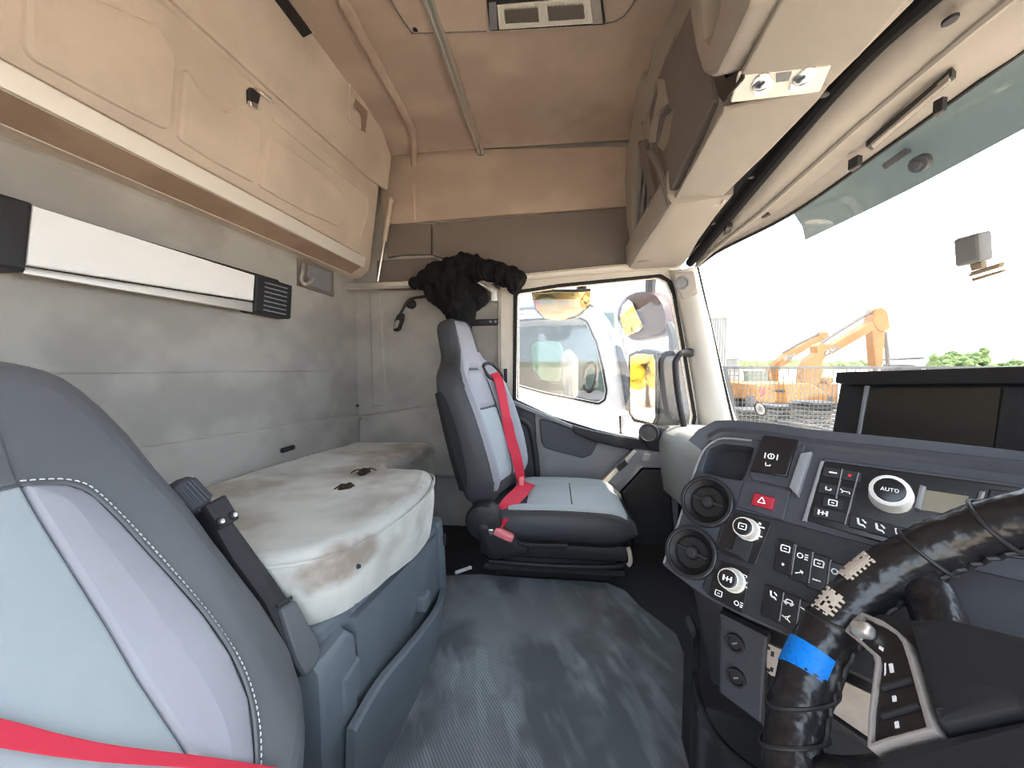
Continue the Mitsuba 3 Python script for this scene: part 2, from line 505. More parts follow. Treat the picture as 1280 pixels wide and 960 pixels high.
M_BARK = mat('bark', (.10, .075, .055), .9, .2)
M_PALLET = mat('dark_stacked_steel', patches((.075, .075, .072), (.045, .045, .045), 10, 2, .8), .7, .3)
M_WALLW = mat('pale_render_wall', (.62, .60, .56), .8, .2)
scene['window_glass'] = {'type': 'thindielectric', 'int_ior': 1.5}
scene['smoked_visor'] = {'type': 'principledthin', 'base_color': rgb((.20, .235, .23)), 'roughness': .25, 'spec_trans': .35, 'eta': 1.4, 'diff_trans': 1.0}
scene['clear_lens'] = {'type': 'thindielectric', 'int_ior': 1.5}


# ---- the cab: floor, walls, roof --------------------------------------------------------------------
FULL = dict(kind='structure')
add('floor', box(-1.2, 1.1, -.32, 2.26, -.05, 0, .002), M_FLOOR, **FULL, label='dark cab floor under the seats')
add('wall_rear', box(-1.23, -1.17, -.34, 2.26, 0, 2.2, .002), M_WALL, label='grey suede rear wall of the sleeper above the bunk', **FULL)
# embossed field and the step above the mattress
part('wall_rear', 'panel', pad('X-1.17', [(-.28, .97), (1.90, .93), (2.02, 1.02), (2.04, 1.40), (2.03, 1.44), (-.28, 1.46)], .006, .005, r=.05), M_WALL)
part('wall_rear', 'lower_ledge', pad('X-1.17', [(-.3, .42), (2.19, .42), (2.19, .665), (1.007, .735), (-.3, .80)], .018, .012), M_WALL)
part('wall_rear', 'black_plug', disc('X-1.17', (2.1798,0.717), .008, .012, .003), M_BLACK)

# side wall behind the passenger seat
SW = 'Y2.2'
add('wall_right', cat(box(-1.23, -.20, 2.2, 2.26, 0, 2.2, .002), box(-.20, .68, 2.2, 2.26, 1.47, 2.2, .002)), M_WALL, label='grey suede side wall between the bunk and the passenger door', **FULL)
part('wall_right', 'rib', pad(SW, [(-1.0797,1.3862),(-1.0057,1.3848),(-.9892,0.7217),(-1.0797,0.7109)], .012, .01, r=.008), M_WALL)
part('wall_right', 'ledge', pad(SW, [(-1.17, .30), (-.24, .30), (-.24, .74), (-.62, .745), (-1.0, .68), (-1.15, .66)], .05, .03, r=.01), M_WALL)
part('wall_right', 'upper_cloth_panel', pad('Y2.2', [(-1.0183,2.1869),(0.3921,2.1274),(0.4143,1.8138),(-.2353,1.7978),(-.979,1.7689)], .022, .006), M_BAND, label='brown cloth band under the roof edge')
part('wall_right', 'plastic_panel', pad('Y2.2', [(-.689,1.7648),(-.2353,1.7869),(0.3892,1.8086),(0.4452,1.4952),(-.1902,1.45),(-.4176,1.4731),(-.575,1.4994),(-.6211,1.5635),(-.6912,1.588)], .026, .006, r=.004), M_TRIMD, label='smooth brown-grey plastic panel above the door')
part('wall_right', 'plastic_panel', pad('Y2.2', [(-.9694,1.764),(-.6984,1.7651),(-.7006,1.5927),(-.8861,1.5936),(-.9634,1.5822)], .024, .005, r=.003), M_TRIMD)
part('wall_right', 'plastic_panel', pad('Y2.2', [(-1.0315,1.5704),(-.6913,1.579),(-.6305,1.5548),(-.589,1.4907),(-.4177,1.4597),(-.2353,1.4378),(-.2534,1.3849),(-1.0352,1.4003)], .012, .005, r=.003), M_TRIMD)

# roof lining: flat, rolled down into the side walls
rf = [(y, 2.15) for y in np.linspace(-.05, 1.98, 8)]
rf += [(1.98 + .20 * math.sin(a), 2.15 - .035 * (1 - math.cos(a)) * 1.4) for a in np.linspace(.2, math.pi / 2, 7)]
rf = [(-.32, 2.0), (-.28, 2.10), (-.2, 2.145)] + rf
roof = np.array([[(x, y, z + .012 * math.sin(max(0, min(1, (x + .95) / .3)) * math.pi / 2)) for (y, z) in rf] for x in np.linspace(-1.22, .75, 14)])
add('ceiling', shell(roof, .05, flip=True) if True else None, M_HEAD, 40, label='brown cloth roof lining with faint wear marks', **FULL)
scene['ceiling'] = mikit.ply(cat(shell(roof + [0, 0, .05], .05), box(-1.23, .9, -.34, 2.26, 2.2, 2.24, .002)), M_HEAD, 40)
part('ceiling', 'rib', tube([(-.6662,1.1562,2.155),(-.69,1.3147,2.155),(-.6991,1.569,2.155),(-.7087,1.8205,2.155),(-.7345,2.0266,2.155)] + [(-.83, 2.195, 2.06), (-.83, 2.2, 1.95), (-.835, 2.2, 1.78)], 1, 10, 6, scale=np.full(43, .02)) if False else
     tube([(x, y, z - .004) for x, y, z in [(-.6747,1.11,2.155),(-.69,1.3147,2.155),(-.6991,1.569,2.155),(-.7087,1.8205,2.155),(-.7284,1.9986,2.155)]] + [(-.80, 2.185, 2.10), (-.80, 2.19, 1.95), (-.80, 2.19, 1.79)], .018, 8, 5), M_HEAD)
part('ceiling', 'hatch_panel', pad('D2.17', [(y, x) for x, y in [(-.5147,1.1273),(-.5326,1.2788),(-.5133,1.3911),(-.4885,1.4039),(-.1543,1.4299),(0.1721,1.4326),(0.2256,1.4135),(0.2553,1.3639),(0.2509,1.2099)]], .022, .004, r=.02), M_HEAD, label='raised roof hatch panel round the lamp')
for q_ in ([(-.5154,1.2151,2.149),(-.5299,1.2723,2.149),(-.5107,1.384,2.149),(-.486,1.3967,2.149),(-.2438,1.4145,2.149)], [(0.1659,1.4263,2.149),(0.1954,1.4248,2.149),(0.2293,1.4037,2.149),(0.2568,1.3461,2.149),(0.2681,1.2747,2.149)]):
    part('ceiling', 'hatch_seam', tube(q_, .0032, 6, 3), M_TRIMD)
part('ceiling', 'screw_cap', disc('D2.148', [(-.4919,1.3807)[1], (-.4919,1.3807)[0]], .008, .004, .002), M_BLACK)

# driver's side (behind the camera) and the front below the windscreen: closed but for the open doorway
add('wall_left', cat(box(-1.23, -.62, -.34, -.28, 0, 2.2, .002), box(-.62, .9, -.34, -.28, 1.72, 2.2, .002)), M_WALL, label='side wall at the open driver doorway', **FULL)
add('wall_front', box(1.06, 1.12, -.34, 2.2, -.05, .62, .004), M_DASHD, label='dark bulkhead under the windscreen', **FULL)

# ---- mat on the floor -------------------------------------------------------------------------------
k = add('rubber_floor_mat', pad('Z0', [(-.46, -.2)] + [(-.50, .60)] + [(-.4931,0.8188),(-.4237,1.3524),(-.4958,1.6497),(-.3286,1.6811),(-.1082,1.672),(0.112,1.6767),(0.2436,1.6721),(0.3094,1.6197),(0.3474,1.5215),(0.4427,1.3732),(0.4324,1.1706),(0.3718,0.9121)] + [(.42, -.2)], .012, .005, r=.004), M_RUB, 40,
        'dusty grey ribbed rubber mat covering the middle of the cab floor', 'floor mat')


# ---- windscreen, its frame and the passenger door ---------------------------------------------------
def mirror_y(P, c=.95):
    P = np.array(P, float)
    Q = P[::-1].copy()
    Q[:, 1] = 2 * c - Q[:, 1]
    return np.vstack([P, Q])


WT = spline(mirror_y([(.727, 2.085, 1.462), (.78, 1.95, 1.505), (.885, 1.6, 1.535), (.935, 1.25, 1.585), (.962, 1.0, 1.62)]), 5)   # upper edge
WB = spline(mirror_y([(.93, 2.07, .625), (1.0, 1.92, .650), (1.075, 1.62, .657), (1.12, 1.3, .650), (1.135, 1.05, .648)]), 5)     # lower edge
ws = np.array([WB + (WT - WB) * t + np.array([.03 * math.sin(t * math.pi), 0, 0]) for t in np.linspace(0, 1, 9)])
du, dv = len(WT), 9
idx = np.arange(du * dv).reshape(dv, du)
a_, b_, c_, d_ = idx[:-1, :-1].ravel(), idx[:-1, 1:].ravel(), idx[1:, 1:].ravel(), idx[1:, :-1].ravel()
W1 = add('window_1', tm(ws.reshape(-1, 3), np.vstack([np.c_[a_, b_, c_], np.c_[a_, c_, d_]])), 'window_glass', True, kind='structure', label='wide windscreen at the front of the cab')
part(W1, 'seal', tube(np.vstack([WT, WB[::-1]]), .006, 6, closed=True), M_SEAL)

# round sticker and sensor box on the windscreen
def ws_at(px, p, n_off=-.01):
    return np.array(p)


st = thing('windscreen_sticker', 'round white sticker with a black ring low on the windscreen', 'sticker')
SP = np.array((1,1.9738,0.7516))
SPL = (SP, np.array([.25, -.968, 0]) * 1.55, np.array([-.2, -.05, .975]) * 1.55)
part(st, 'ring', annulus(SPL, np.array([0, 0]), .0245, .019, .002, .0005), M_BLACK)
part(st, 'face', disc(SPL, (0, 0), .0195, .001, .0003), M_INK)
for dy, w in ((.005, .012), (-.001, .018), (-.007, .018)):
    part(st, 'printed_line', bar(SPL, (-w / 2, dy), (w / 2, dy), .0022, .0004, .0002, .001), M_INKD)
ss = thing('windscreen_sensor', 'small grey sensor box on a tan clip high on the windscreen', 'sensor')
SN = np.array((1.03,1.0716,1.2409))
SNL = (SN, np.array([.12, -.99, 0]), np.array([-.2, -.02, .975]))
part(ss, 'housing', pad(SNL, [(-.030, -.020), (.024, -.017), (.028, .050), (-.026, .050)], .03, .008, r=.006), mat('sensor_grey', (.16, .16, .155), .6, .3))
part(ss, 'clip', pad(SNL, [(-.010, -.036), (.012, -.034), (.012, -.018), (-.012, -.018)], .014, .003), M_WOODC)
part(ss, 'foot', pad(SNL, [(-.02, -.049), (.042, -.040), (.046, -.030), (-.012, -.038)], .012, .003), M_WOODC)
part(ss, 'foot', pad(SNL, [(-.014, -.062), (.046, -.052), (.046, -.047), (-.014, -.055)], .010, .002), M_WOODC)

# passenger door: painted frame, gasket, glass, trim
hole = [(-.2008,1.3564),(0.0323,1.3867),(0.5479,1.4266),(0.5936,1.4046),(0.6238,1.3368),(0.6752,1.0739),(0.7467,0.6877),(0.7331,0.5744),(0.684,0.5427),(0.4732,0.5556),(0.2358,0.6041),(-.007,0.6762),(-.2094,0.7684)]
D1 = add('door_1', pad('Y2.19', [(-.2992,1.4198),(0.0318,1.46),(0.6123,1.4795),(0.67,1.453),(0.7333,1.2005),(0.8287,0.689),(0.8623,0.5163),(0.9355,-.2794),(-.3024,-.3615)], .04, .008, r=.02, holes=[(hole, .02)]), M_CREAM, 40, kind='structure', label='passenger door with a cream painted frame')
part(D1, 'gasket', pad('Y2.15', [(-.2231,1.37),(0.0322,1.404),(0.564,1.443),(0.6181,1.4082),(0.6402,1.3365),(0.6916,1.0738),(0.7633,0.6836),(0.7459,0.5572),(0.6845,0.5252),(0.465,0.5377),(0.2273,0.5861),(-.0113,0.6581),(-.2275,0.7547)], .012, .004, r=.02, holes=[(hole, .02)]), M_SEAL)
part(D1, 'window_pane', tm(np.array([on('Y2.172', q) for q in hole]), mapbox_earcut.triangulate_float64(np.array(hole), np.array([len(hole)], np.uint32)).reshape(-1, 3).astype(int)), 'window_glass', False)
part(D1, 'trim_card', pad('Y2.15', [(-.2299,0.7657),(-.1045,0.7134),(-.0802,0.1786),(-.0829,-.2874),(-.267,-.2992),(-.2573,0.2178)], .018, .006, r=.006), M_DOORD, label='dark rear section of the door trim')
part(D1, 'trim_card', pad('Y2.15', [(-.1046,0.7179),(-.0069,0.6701),(0.2338,0.5899),(0.4269,0.5411),(0.6702,0.5118),(0.8022,0.4934),(0.8643,-.2493),(-.0919,-.3116),(-.0804,0.2245)], .02, .006, r=.004), M_DOOR, label='grey main section of the door trim')
part(D1, 'door_pocket', pad('Y2.13', [(-.0773,0.666),(0.0021,0.6451),(0.1246,0.6029),(0.2373,0.5654),(0.2462,0.5391),(0.2084,0.4672),(0.1653,0.4482),(-.0057,0.4885),(-.05,0.5054),(-.0679,0.5364)], .012, .008, r=.012), M_DOORD, label='dark recessed door handle pocket')
part(D1, 'sill_bar', pad('Y2.13', [(0.1017,0.6368),(0.2176,0.6039),(0.4622,0.5655),(0.6521,0.5396),(0.6695,0.4972),(0.5881,0.4735),(0.4216,0.5038),(0.2183,0.547),(0.115,0.5931)], .045, .012, r=.006), M_CHAR, label='dark bar along the window sill')
part(D1, 'sill_strip', pad('Y2.13', [(-.2277,0.7677),(-.0068,0.6775),(0.1065,0.6308),(0.1153,0.6133),(-.0067,0.6553),(-.2277,0.7454)], .03, .004), M_DASHG)
part(D1, 'lower_pocket', pad('Y2.13', [(-.0759,0.3194),(-.0048,0.3353),(0.0572,0.3103),(0.1367,0.2544),(0.1728,0.1473),(-.0662,0.1371)], .010, .006, r=.012), M_DOORD)
AR = [(0.2506,0.3229),(0.4299,0.5176),(0.6087,0.5051),(0.6106,0.4205),(0.4686,0.4205),(0.3514,0.2831)]
part(D1, 'armrest', pad('Y2.13', AR, .075, .012, r=.006), M_DOOR, label='grey armrest with switch recesses')
part(D1, 'armrest_edge', pad('Y2.055', [(0.2499,0.3288),(0.4207,0.5185),(0.4372,0.5104),(0.271,0.3165)], .004, .002), M_CREAM)
for q in ([(0.304,0.3393),(0.3489,0.3882),(0.374,0.3718),(0.3334,0.323)], [(0.3611,0.4015),(0.4096,0.4543),(0.4344,0.4379),(0.3901,0.3895)], [(0.466,0.4984),(0.5673,0.4926),(0.5681,0.4545),(0.4585,0.4599)]):
    part(D1, 'switch_recess', pad('Y2.055', q, .004, .002, r=.003), M_DASHG)
part(D1, 'armrest_catch', pad('Y2.055', [(0.3318,0.4221),(0.3765,0.4662),(0.3893,0.4409),(0.3487,0.4011)], .012, .004), M_BLACK)
part(D1, 'storage_bin', pad('Y2.13', [(0.3632,0.2766),(0.4773,0.4109),(0.6085,0.4105),(0.6179,0.355),(0.681,-.2311),(0.4731,-.2446),(0.4257,0.0507)], .05, .012, r=.01), M_BLACK, label='black door bin under the armrest')
part(D1, 'mirror_corner', pad('Y2.13', [(0.4578,0.5694),(0.4816,0.6169),(0.5465,0.6394),(0.652,0.6287),(0.6854,0.5786),(0.6633,0.4933),(0.5208,0.4981)], .06, .016, r=.01), M_CHAR)
tw = (0.4878,0.6154)
part(D1, 'side_vent', lathe((0.4878,2.02,0.6154), (-.2, -1, .25), [(.030, -.05), (.048, -.01), (.050, .0), (.044, .008), (.040, .004), (0, .006)]), M_CHAR, label='round side window vent')
part(D1, 'latch_plate', pad('Y2.15', [(-.2773,0.9395),(-.2592,0.9396),(-.2592,0.863),(-.2774,0.8629)], .008, .003), M_BLACK)

# grab handles
gh = thing('grab_handle', 'black grab handle on the rear edge of the passenger door trim', 'grab handle')
part(gh, 'bar', tube([(-.2591,2.11,0.6601)] + [(-.1962,2.06,0.6686),(-.1527,2.06,0.6563),(-.1223,2.06,0.6176),(-.1004,2.06,0.5132),(-.0825,2.06,0.3554)] + [(-.0703,2.1,0.2265)], .017, 10, 6), M_DASHD)
part(gh, 'foot', rbox((-.2597,2.115,0.6594), (.05, .05, .05), .015), M_DASHD)
part(gh, 'foot', rbox((-.0705,2.105,0.2337), (.045, .05, .05), .015), M_DASHD)
gh = thing('grab_handle', 'tall black grab handle beside the windscreen pillar', 'grab handle')
part(gh, 'bar', tube([(0.6973,2.09,1.0256)] + [(0.6456,2.04,1.0246),(0.6229,2.04,0.9962),(0.616,2.04,0.9556),(0.6309,2.04,0.8249),(0.658,2.04,0.6813)] + [(0.6918,2.09,0.6107)], .015, 10, 6), M_DASHD)
part(gh, 'foot', rbox((0.7007,2.1,1.0258), (.04, .05, .045), .013), M_DASHD)
part(gh, 'foot', rbox((0.6954,2.1,0.6005), (.04, .05, .045), .013), M_DASHD)

# windscreen pillar on the passenger side
pl_l = np.array([(0.6017,2.14,1.4607),(0.6457,2.14,1.3179),(0.7006,2.14,1.0733),(0.7573,2.14,0.7753),(0.7925,2.14,0.5343)])
pl_m = np.array([(0.637,2.07,1.4436),(0.6874,2.07,1.3058),(0.7366,2.07,1.07),(0.8073,2.07,0.7828),(0.8573,2.07,0.551)])
pl_r = np.array([(0.7201,2.075,1.4627),(0.7593,2.075,1.3053),(0.8244,2.075,1.0698),(0.8953,2.075,0.7832),(0.9677,2.075,0.5857)])
pl_b = pl_r + [.03, .06, 0]
pl_c = pl_l + [.0, .04, 0]
ring = np.stack([spline(q, 4) for q in (pl_l, (pl_l + pl_m) / 2 + [-.005, -.008, 0], pl_m, (pl_m + pl_r) / 2 + [-.002, -.012, 0], pl_r, pl_b, pl_c)], 1)
TR = add('trim_1', loft(ring), M_PILLAR, 50, kind='structure', label='pale windscreen pillar trim with a small round speaker')
part(TR, 'speaker_plate', pad('Y2.065', [(0.6046,1.4272),(0.6979,1.4369),(0.7242,1.3204),(0.6508,1.2975),(0.622,1.3545)], .012, .005, r=.01), M_TRIM)
tc = np.array((0.6447,2.052,1.3755))
part(TR, 'speaker', lathe(tc, (-.15, -1, -.1), [(.036, -.01), (.034, .004), (.026, .006), (.022, .002), (0, .003)]), M_DASHG, label='small round grey speaker')
# painted strip over the door and pillar behind it
part(D1, 'upper_frame', tube([(-.4082,2.13,1.4225),(-.1858,2.13,1.4392),(0.117,2.13,1.462),(0.4515,2.13,1.483),(0.6547,2.13,1.4901)], .02, 8, 4), M_CREAM)
add('trim_2', pad('Y2.2', [(-.3157,1.3842),(-.2342,1.4092),(-.2296,0.7617),(-.2342,0.5778),(-.2482,0.1095),(-.3185,0.1065)], .03, .01, r=.006), M_CREAM, 40, kind='structure', label='cream painted door pillar behind the passenger seat')

# ---- roof header between lockers and windscreen -------------------------------------------------------
def strip_between(A, B, t=.02, bow=.0, n=5):
    A, B = np.asarray(A, float), np.asarray(B, float)
    P = np.array([A + (B - A) * s + np.array([0, 0, -bow * math.sin(s * math.pi)]) for s in np.linspace(0, 1, n)])
    return shell(P, t, flip=False) if True else None


def resamp(P, n):
    P = np.asarray(P, float)
    s = np.r_[0, np.cumsum(np.linalg.norm(np.diff(P, axis=0), axis=1))]
    return np.stack([np.interp(np.linspace(0, s[-1], n), s, P[:, k]) for k in range(3)], 1)


H1 = [(.72, 2.09, 1.478)] + [(0.7375,1.8096,1.56)] + [(0.6852,1.2007,1.6)] + [(0.6702,0.9252,1.62),(0.6766,0.7903,1.62),(0.6735,0.6533,1.62),(0.6808,0.5241,1.62)]     # front edge of the gap
H0 = [(.655, 2.10, 1.475)] + [(0.7043,1.8267,1.56)] + [(0.6378,1.18,1.6)] + [(0.6284,0.9102,1.62),(0.6459,0.787,1.62),(0.64,0.645,1.62),(0.6639,0.5223,1.62)]     # its rear edge
WTs = WT[(WT[:, 1] > .0)]
n_ = 26
h1, h0, wt = resamp(spline(H1, 6), n_), resamp(spline(H0, 6), n_), resamp(WTs, n_)
mid = h1 * .35 + wt * .65 + [0, 0, -.004]
up_ = lambda P, d: np.asarray(P) + [0, 0, d]
HD = add('trim_3', strip_between(h1, mid, .03, .004), M_CREAM, 40, kind='structure', label='beige roof header over the windscreen')
scene['trim_3'] = mikit.ply(cat(shell(np.array([up_(h1, .04), h1, h1 * .67 + mid * .33 + [0, 0, -.004], mid]), .012), shell(np.array([mid + [.0, 0, .012], mid * .5 + wt * .5 + [0, 0, .008], wt, wt + [.02, 0, .01]]), .012)), M_TRIM, 40)
part(HD, 'groove_lining', shell(np.array([np.c_[np.minimum(h0[:, 0], .60), h0[:, 1], h0[:, 2] + .02], up_(h0, .05), up_(h0 * .5 + h1 * .5, .06), up_(h1, .05)]), .01), M_SEAL, label='black gap of the roller blind')
part(HD, 'blind_edge', tube(resamp(h0 * .45 + h1 * .55 + [0, 0, .008], 40), .021, 10), M_CLOTH, label='rolled edge of the black windscreen blind')
part(HD, 'blind_tab', pad('D1.555', [(y, x) for x, y in [(0.7198,1.7436),(0.7422,1.7366),(0.8003,1.9093),(0.7723,1.9178)]], .012, .003), M_BLACK)
for q in [(0.7485,0.8315,1.615)], [(0.4333,0.7489,1.6)]:
    pass
for (px, rr) in (((1.0), .011),):
    pass
for c in ((0.8109,0.7067), (1.4571,0.7473)):
    part(HD, 'screw_recess', disc('D1.597', c, .013, .006, .002, r2=.010), M_BLACK)
for w_, r_, mt_ in ((.62, .010, M_TRIM), (.545, .005, M_SEAL)):
    part(HD, 'ledge' if mt_ == M_TRIM else 'ledge_shade_line', tube(h1 * w_ + wt * (1 - w_) + [0, 0, -.006 if mt_ == M_TRIM else .002], r_, 8), mt_)  # the black tube draws the shadow beside the ledge
# slot in the header and handle of the blind
for q in ([(1.2529,0.8965),(1.19,0.8918),(1.2033,0.9122),(1.2773,0.9274)], ):
    pass
SLT = [(y, x) for x, y in [(0.8698,1.2211),(0.8297,0.9408),(0.8499,0.9544),(0.9046,1.2455)]]
part(HD, 'pull_slot', pad('D1.598', SLT, .016, .004), M_BLACK, label='dark slot of the blind pull')
part(HD, 'pull_bar', pad('D1.590', [(y, x) for x, y in [(0.8691,1.2034),(0.8305,0.9481),(0.8427,0.9564),(0.8911,1.2218)]], .014, .004), M_TRIM)
for q in ([(0.864,1.2764),(0.8674,1.2448),(0.8847,1.2512),(0.8891,1.2933)], [(0.8628,1.0181),(0.8655,0.999),(0.879,1.0032),(0.8822,1.0287)], [(0.8112,1.6521),(0.8155,1.609),(0.8325,1.6194),(0.8335,1.6727)]):
    part(HD, 'clip_recess', pad('D1.575', [(y, x) for x, y in q], .03, .004), M_BLACK)

# ---- smoked sun visor outside, over the windscreen ------------------------------------------------------
vt = [(.99, 1.76, 1.60), (1.03, 1.45, 1.64), (1.05, 1.0, 1.68), (1.05, .4, 1.70), (1.0, -.1, 1.68)]
vb = [(1.10, 1.86, 1.515), (1.17, 1.45, 1.550), (1.20, 1.0, 1.585), (1.20, .4, 1.60), (1.12, -.1, 1.59)]
vt, vb = spline(vt, 6), spline(vb, 6)
part(HD, 'outer_roof_edge', shell(np.array([wt + [-.06, 0, .05], wt + [.03, 0, .03], resamp(vt, n_)[::-1] if (vt[0][1] - wt[0][1]) * (vt[-1][1] - wt[0][1]) < 0 and abs(vt[0][1] - wt[0][1]) > abs(vt[-1][1] - wt[0][1]) else resamp(vt, n_)]), .01), M_TRUCK, label='outer roof edge above the windscreen')
V1 = add('sun_visor', shell(np.array([vt, vt * .5 + vb * .5 + [.012, 0, .0], vb]), .006), 'smoked_visor', 40, 'smoked grey sun visor mounted outside above the windscreen', 'sun visor')
vm = np.array((1.09,1.3216,1.5749))
part(V1, 'bracket', rbox(vm + [-.03, .03, .04], (.10, .018, .02), .006, np.array([[.8, 0, -.6], [0, 1, 0], [.6, 0, .8]])), M_TGREY)
part(V1, 'bolt', lathe(vm, (-1, -.3, -.5), [(.024, -.02), (.024, .004), (.014, .006), (.012, .016), (0, .018)], 14), M_TGREY)


# ---- lockers over the windscreen ----------------------------------------------------------------------
OC = thing('overhead_locker', 'long grey overhead locker unit above the windscreen with flap doors', 'overhead locker')
fo, fu, fv = plane('console')
fn_ = np.cross(fu, fv)


def cface(u, v, w=0.):
    return fo + u * fu + v * fv + w * fn_


# main carcass: face, rounded lower edge and underside
R = []
for y, xc in ((1.60, .462), (1.2, .436), (.8, .398), (.3, .345), (-.22, .30)):
    R.append([(xc - .10 * (z - 1.6) + dx, y, z) for z, dx in ((2.155, 0), (1.66, 0), (1.625, .006), (1.607, .016), (1.599, .035))] + [(.602, y, 1.600), (.616, y, 1.604), (.62, y, 1.63), (.62, y, 2.155)])
part(OC, 'body', loft(R), M_TRIM, 30)


def fpad(pts, h, b, base=0., pl='console', **k):
    return pad(pl, pts, h, b, base - .006, **k)


# large flap door
HREC = [(0.1264,0.2889),(0.1726,0.2379),(0.0954,0.1866),(-.0187,0.1978),(-.0771,0.2603),(0.0211,0.3177)]
FD = part(OC, 'door', fpad([(0.4155,0.3875),(0.4913,0.3079),(0.5111,0.1871),(0.5163,0.0512),(-.0296,0.0098),(-.107,0.054),(-.2201,0.1985),(-.3284,0.4557),(-.339,0.5209)], .026, .008, pl='cdoor', r=.012, holes=[(HREC, .004)]), M_TRIMD, label='grey-brown flap door with a moulded pull')
part(FD, 'handle', fpad([(0.0602,0.4354),(0.1148,0.3911),(0.138,0.2925),(0.0133,0.3315),(-.0715,0.2763),(-.1335,0.3041),(-.1378,0.333),(-.0167,0.3562),(0.0756,0.3387)], .014, .005, .026, pl='cdoor', r=.003), M_TRIM)
part(FD, 'handle_recess', pad('cdoor', inset(ring_clean(HREC), -.006), .004, .001, -.014), M_TRIMD)
part(FD, 'lock_pin', disc('cdoor', (-.1307,0.352), .004, .006, .002, .020, 12), M_STEEL)
OREC = [(0.0737,0.6613),(0.0871,0.6167),(0.0634,0.5726),(-.0012,0.5279),(-.0638,0.5162),(-.0911,0.5575),(-.0777,0.6159),(-.0165,0.6519)]
part(OC, 'upper_flap', fpad([(0.1969,0.7292),(0.327,0.5985),(0.2897,0.4912),(-.1824,0.4173),(-.2052,0.5392),(-.1443,0.6604),(-.0612,0.6885),(0.1183,0.7023)], .028, .004, pl='cend', r=.008, holes=[(OREC, .004)]), M_TRIM, label='upper flap with an oval pull')
part(OC, 'oval_pull', pad('cend', inset(ring_clean(OREC), -.006), .004, .001, -.006), M_TRIM)
part(OC, 'oval_pull_rim', tube([on('cend', q, .024) for q in [(0.0737,0.6613),(0.0861,0.612),(0.0699,0.5674),(-.0033,0.5177),(-.074,0.511)]], .006, 8, 3), M_TRIM)
# gloss black plastic strip and the next rounded door
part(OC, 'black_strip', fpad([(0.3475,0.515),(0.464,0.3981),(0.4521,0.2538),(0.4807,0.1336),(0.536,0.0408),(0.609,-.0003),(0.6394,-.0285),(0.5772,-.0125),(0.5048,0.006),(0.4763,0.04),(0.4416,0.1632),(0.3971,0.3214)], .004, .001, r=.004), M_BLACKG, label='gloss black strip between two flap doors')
NREC = [(0.5766,0.2851),(0.6806,0.1808),(0.6582,0.1097),(0.5806,0.0962),(0.5465,0.1341),(0.5484,0.1896)]
ND = part(OC, 'door', fpad([(0.4723,0.4277),(0.8356,0.0495),(0.7865,-.0045),(0.6102,0.0056),(0.566,0.0304),(0.5209,0.0737),(0.4848,0.1497),(0.4633,0.2443)], .05, .014, r=.012, holes=[(NREC, .006)]), M_TRIM, label='pale flap door with an open slot')
part(ND, 'slot_floor', pad('console', inset(ring_clean(NREC), -.006), .006, .001, -.004), M_TRIM)

# underside panels with joints
UD = [(y, x) for x, y in [(0.4065,1.0234),(0.6045,0.966),(0.6116,1.0113),(0.6186,1.235),(0.6175,1.5314),(0.4546,1.6158)]]
part(OC, 'underside_panel', pad('D1.599', UD, .010, .004, r=.004), M_TRIM)
UD2 = [(y, x) for x, y in [(0.3771,0.7262),(0.5707,0.6837),(0.5925,0.7638),(0.6052,0.8827),(0.5554,0.9026),(0.394,0.9074)]]
part(OC, 'underside_panel', pad('D1.599', UD2, .010, .004, r=.004), M_TRIM)
# reading lamp set into the underside
ML = part(OC, 'map_lamp', pad('D1.599', [(y, x) for x, y in [(0.3885,0.9058),(0.5637,0.8895),(0.5968,0.9796),(0.4107,0.9946)]], .010, .003, r=.004), M_LENS, label='clear plastic map lamp with two spots')
part(ML, 'lamp_socket', pad('D1.589', [(y, x) for x, y in [(0.4241,0.9026),(0.4486,0.9007),(0.4718,0.9264),(0.48,0.9673),(0.4552,0.9726),(0.4299,0.9414)]], .004, .002, r=.012), M_STEEL)
part(ML, 'lamp_socket', pad('D1.589', [(y, x) for x, y in [(0.5104,0.8941),(0.5371,0.8926),(0.5513,0.9303),(0.5528,0.9648),(0.5238,0.9668),(0.5121,0.9404)]], .004, .002, r=.012), M_STEEL)
for q in ((0.4492,0.9332,1.587), (0.5273,0.9248,1.587)):
    part(ML, 'lamp_bulb', lathe(q, (0, 0, -1), [(.020, -.004), (.019, .002), (.012, .008), (0, .010)], 18), M_STEEL, 40)
part(ML, 'switch', pad('D1.589', [(y, x) for x, y in [(0.4633,0.9046),(0.4941,0.9034),(0.5013,0.9272),(0.4766,0.9293)]], .004, .001), M_DASHG)
for c in ((0.9998,0.6184), (1.4051,0.6543)):
    part(OC, 'screw_recess', disc('D1.598', c, .010, .004, .001), M_BLACK)

# lower end by the passenger door: rounded corner shelf with a slatted niche
def sec_end(y, xf, zf, xo, zo, top):
    return [(xo + .0, y, top), (xf - .004, y, top), (xf - .016, y, zf + .12), (xf - .012, y, zf + .03), (xf + .004, y, zf + .006), (xf + .03, y, zf), (xo - .03, y, zo), (xo, y, zo + .006)]


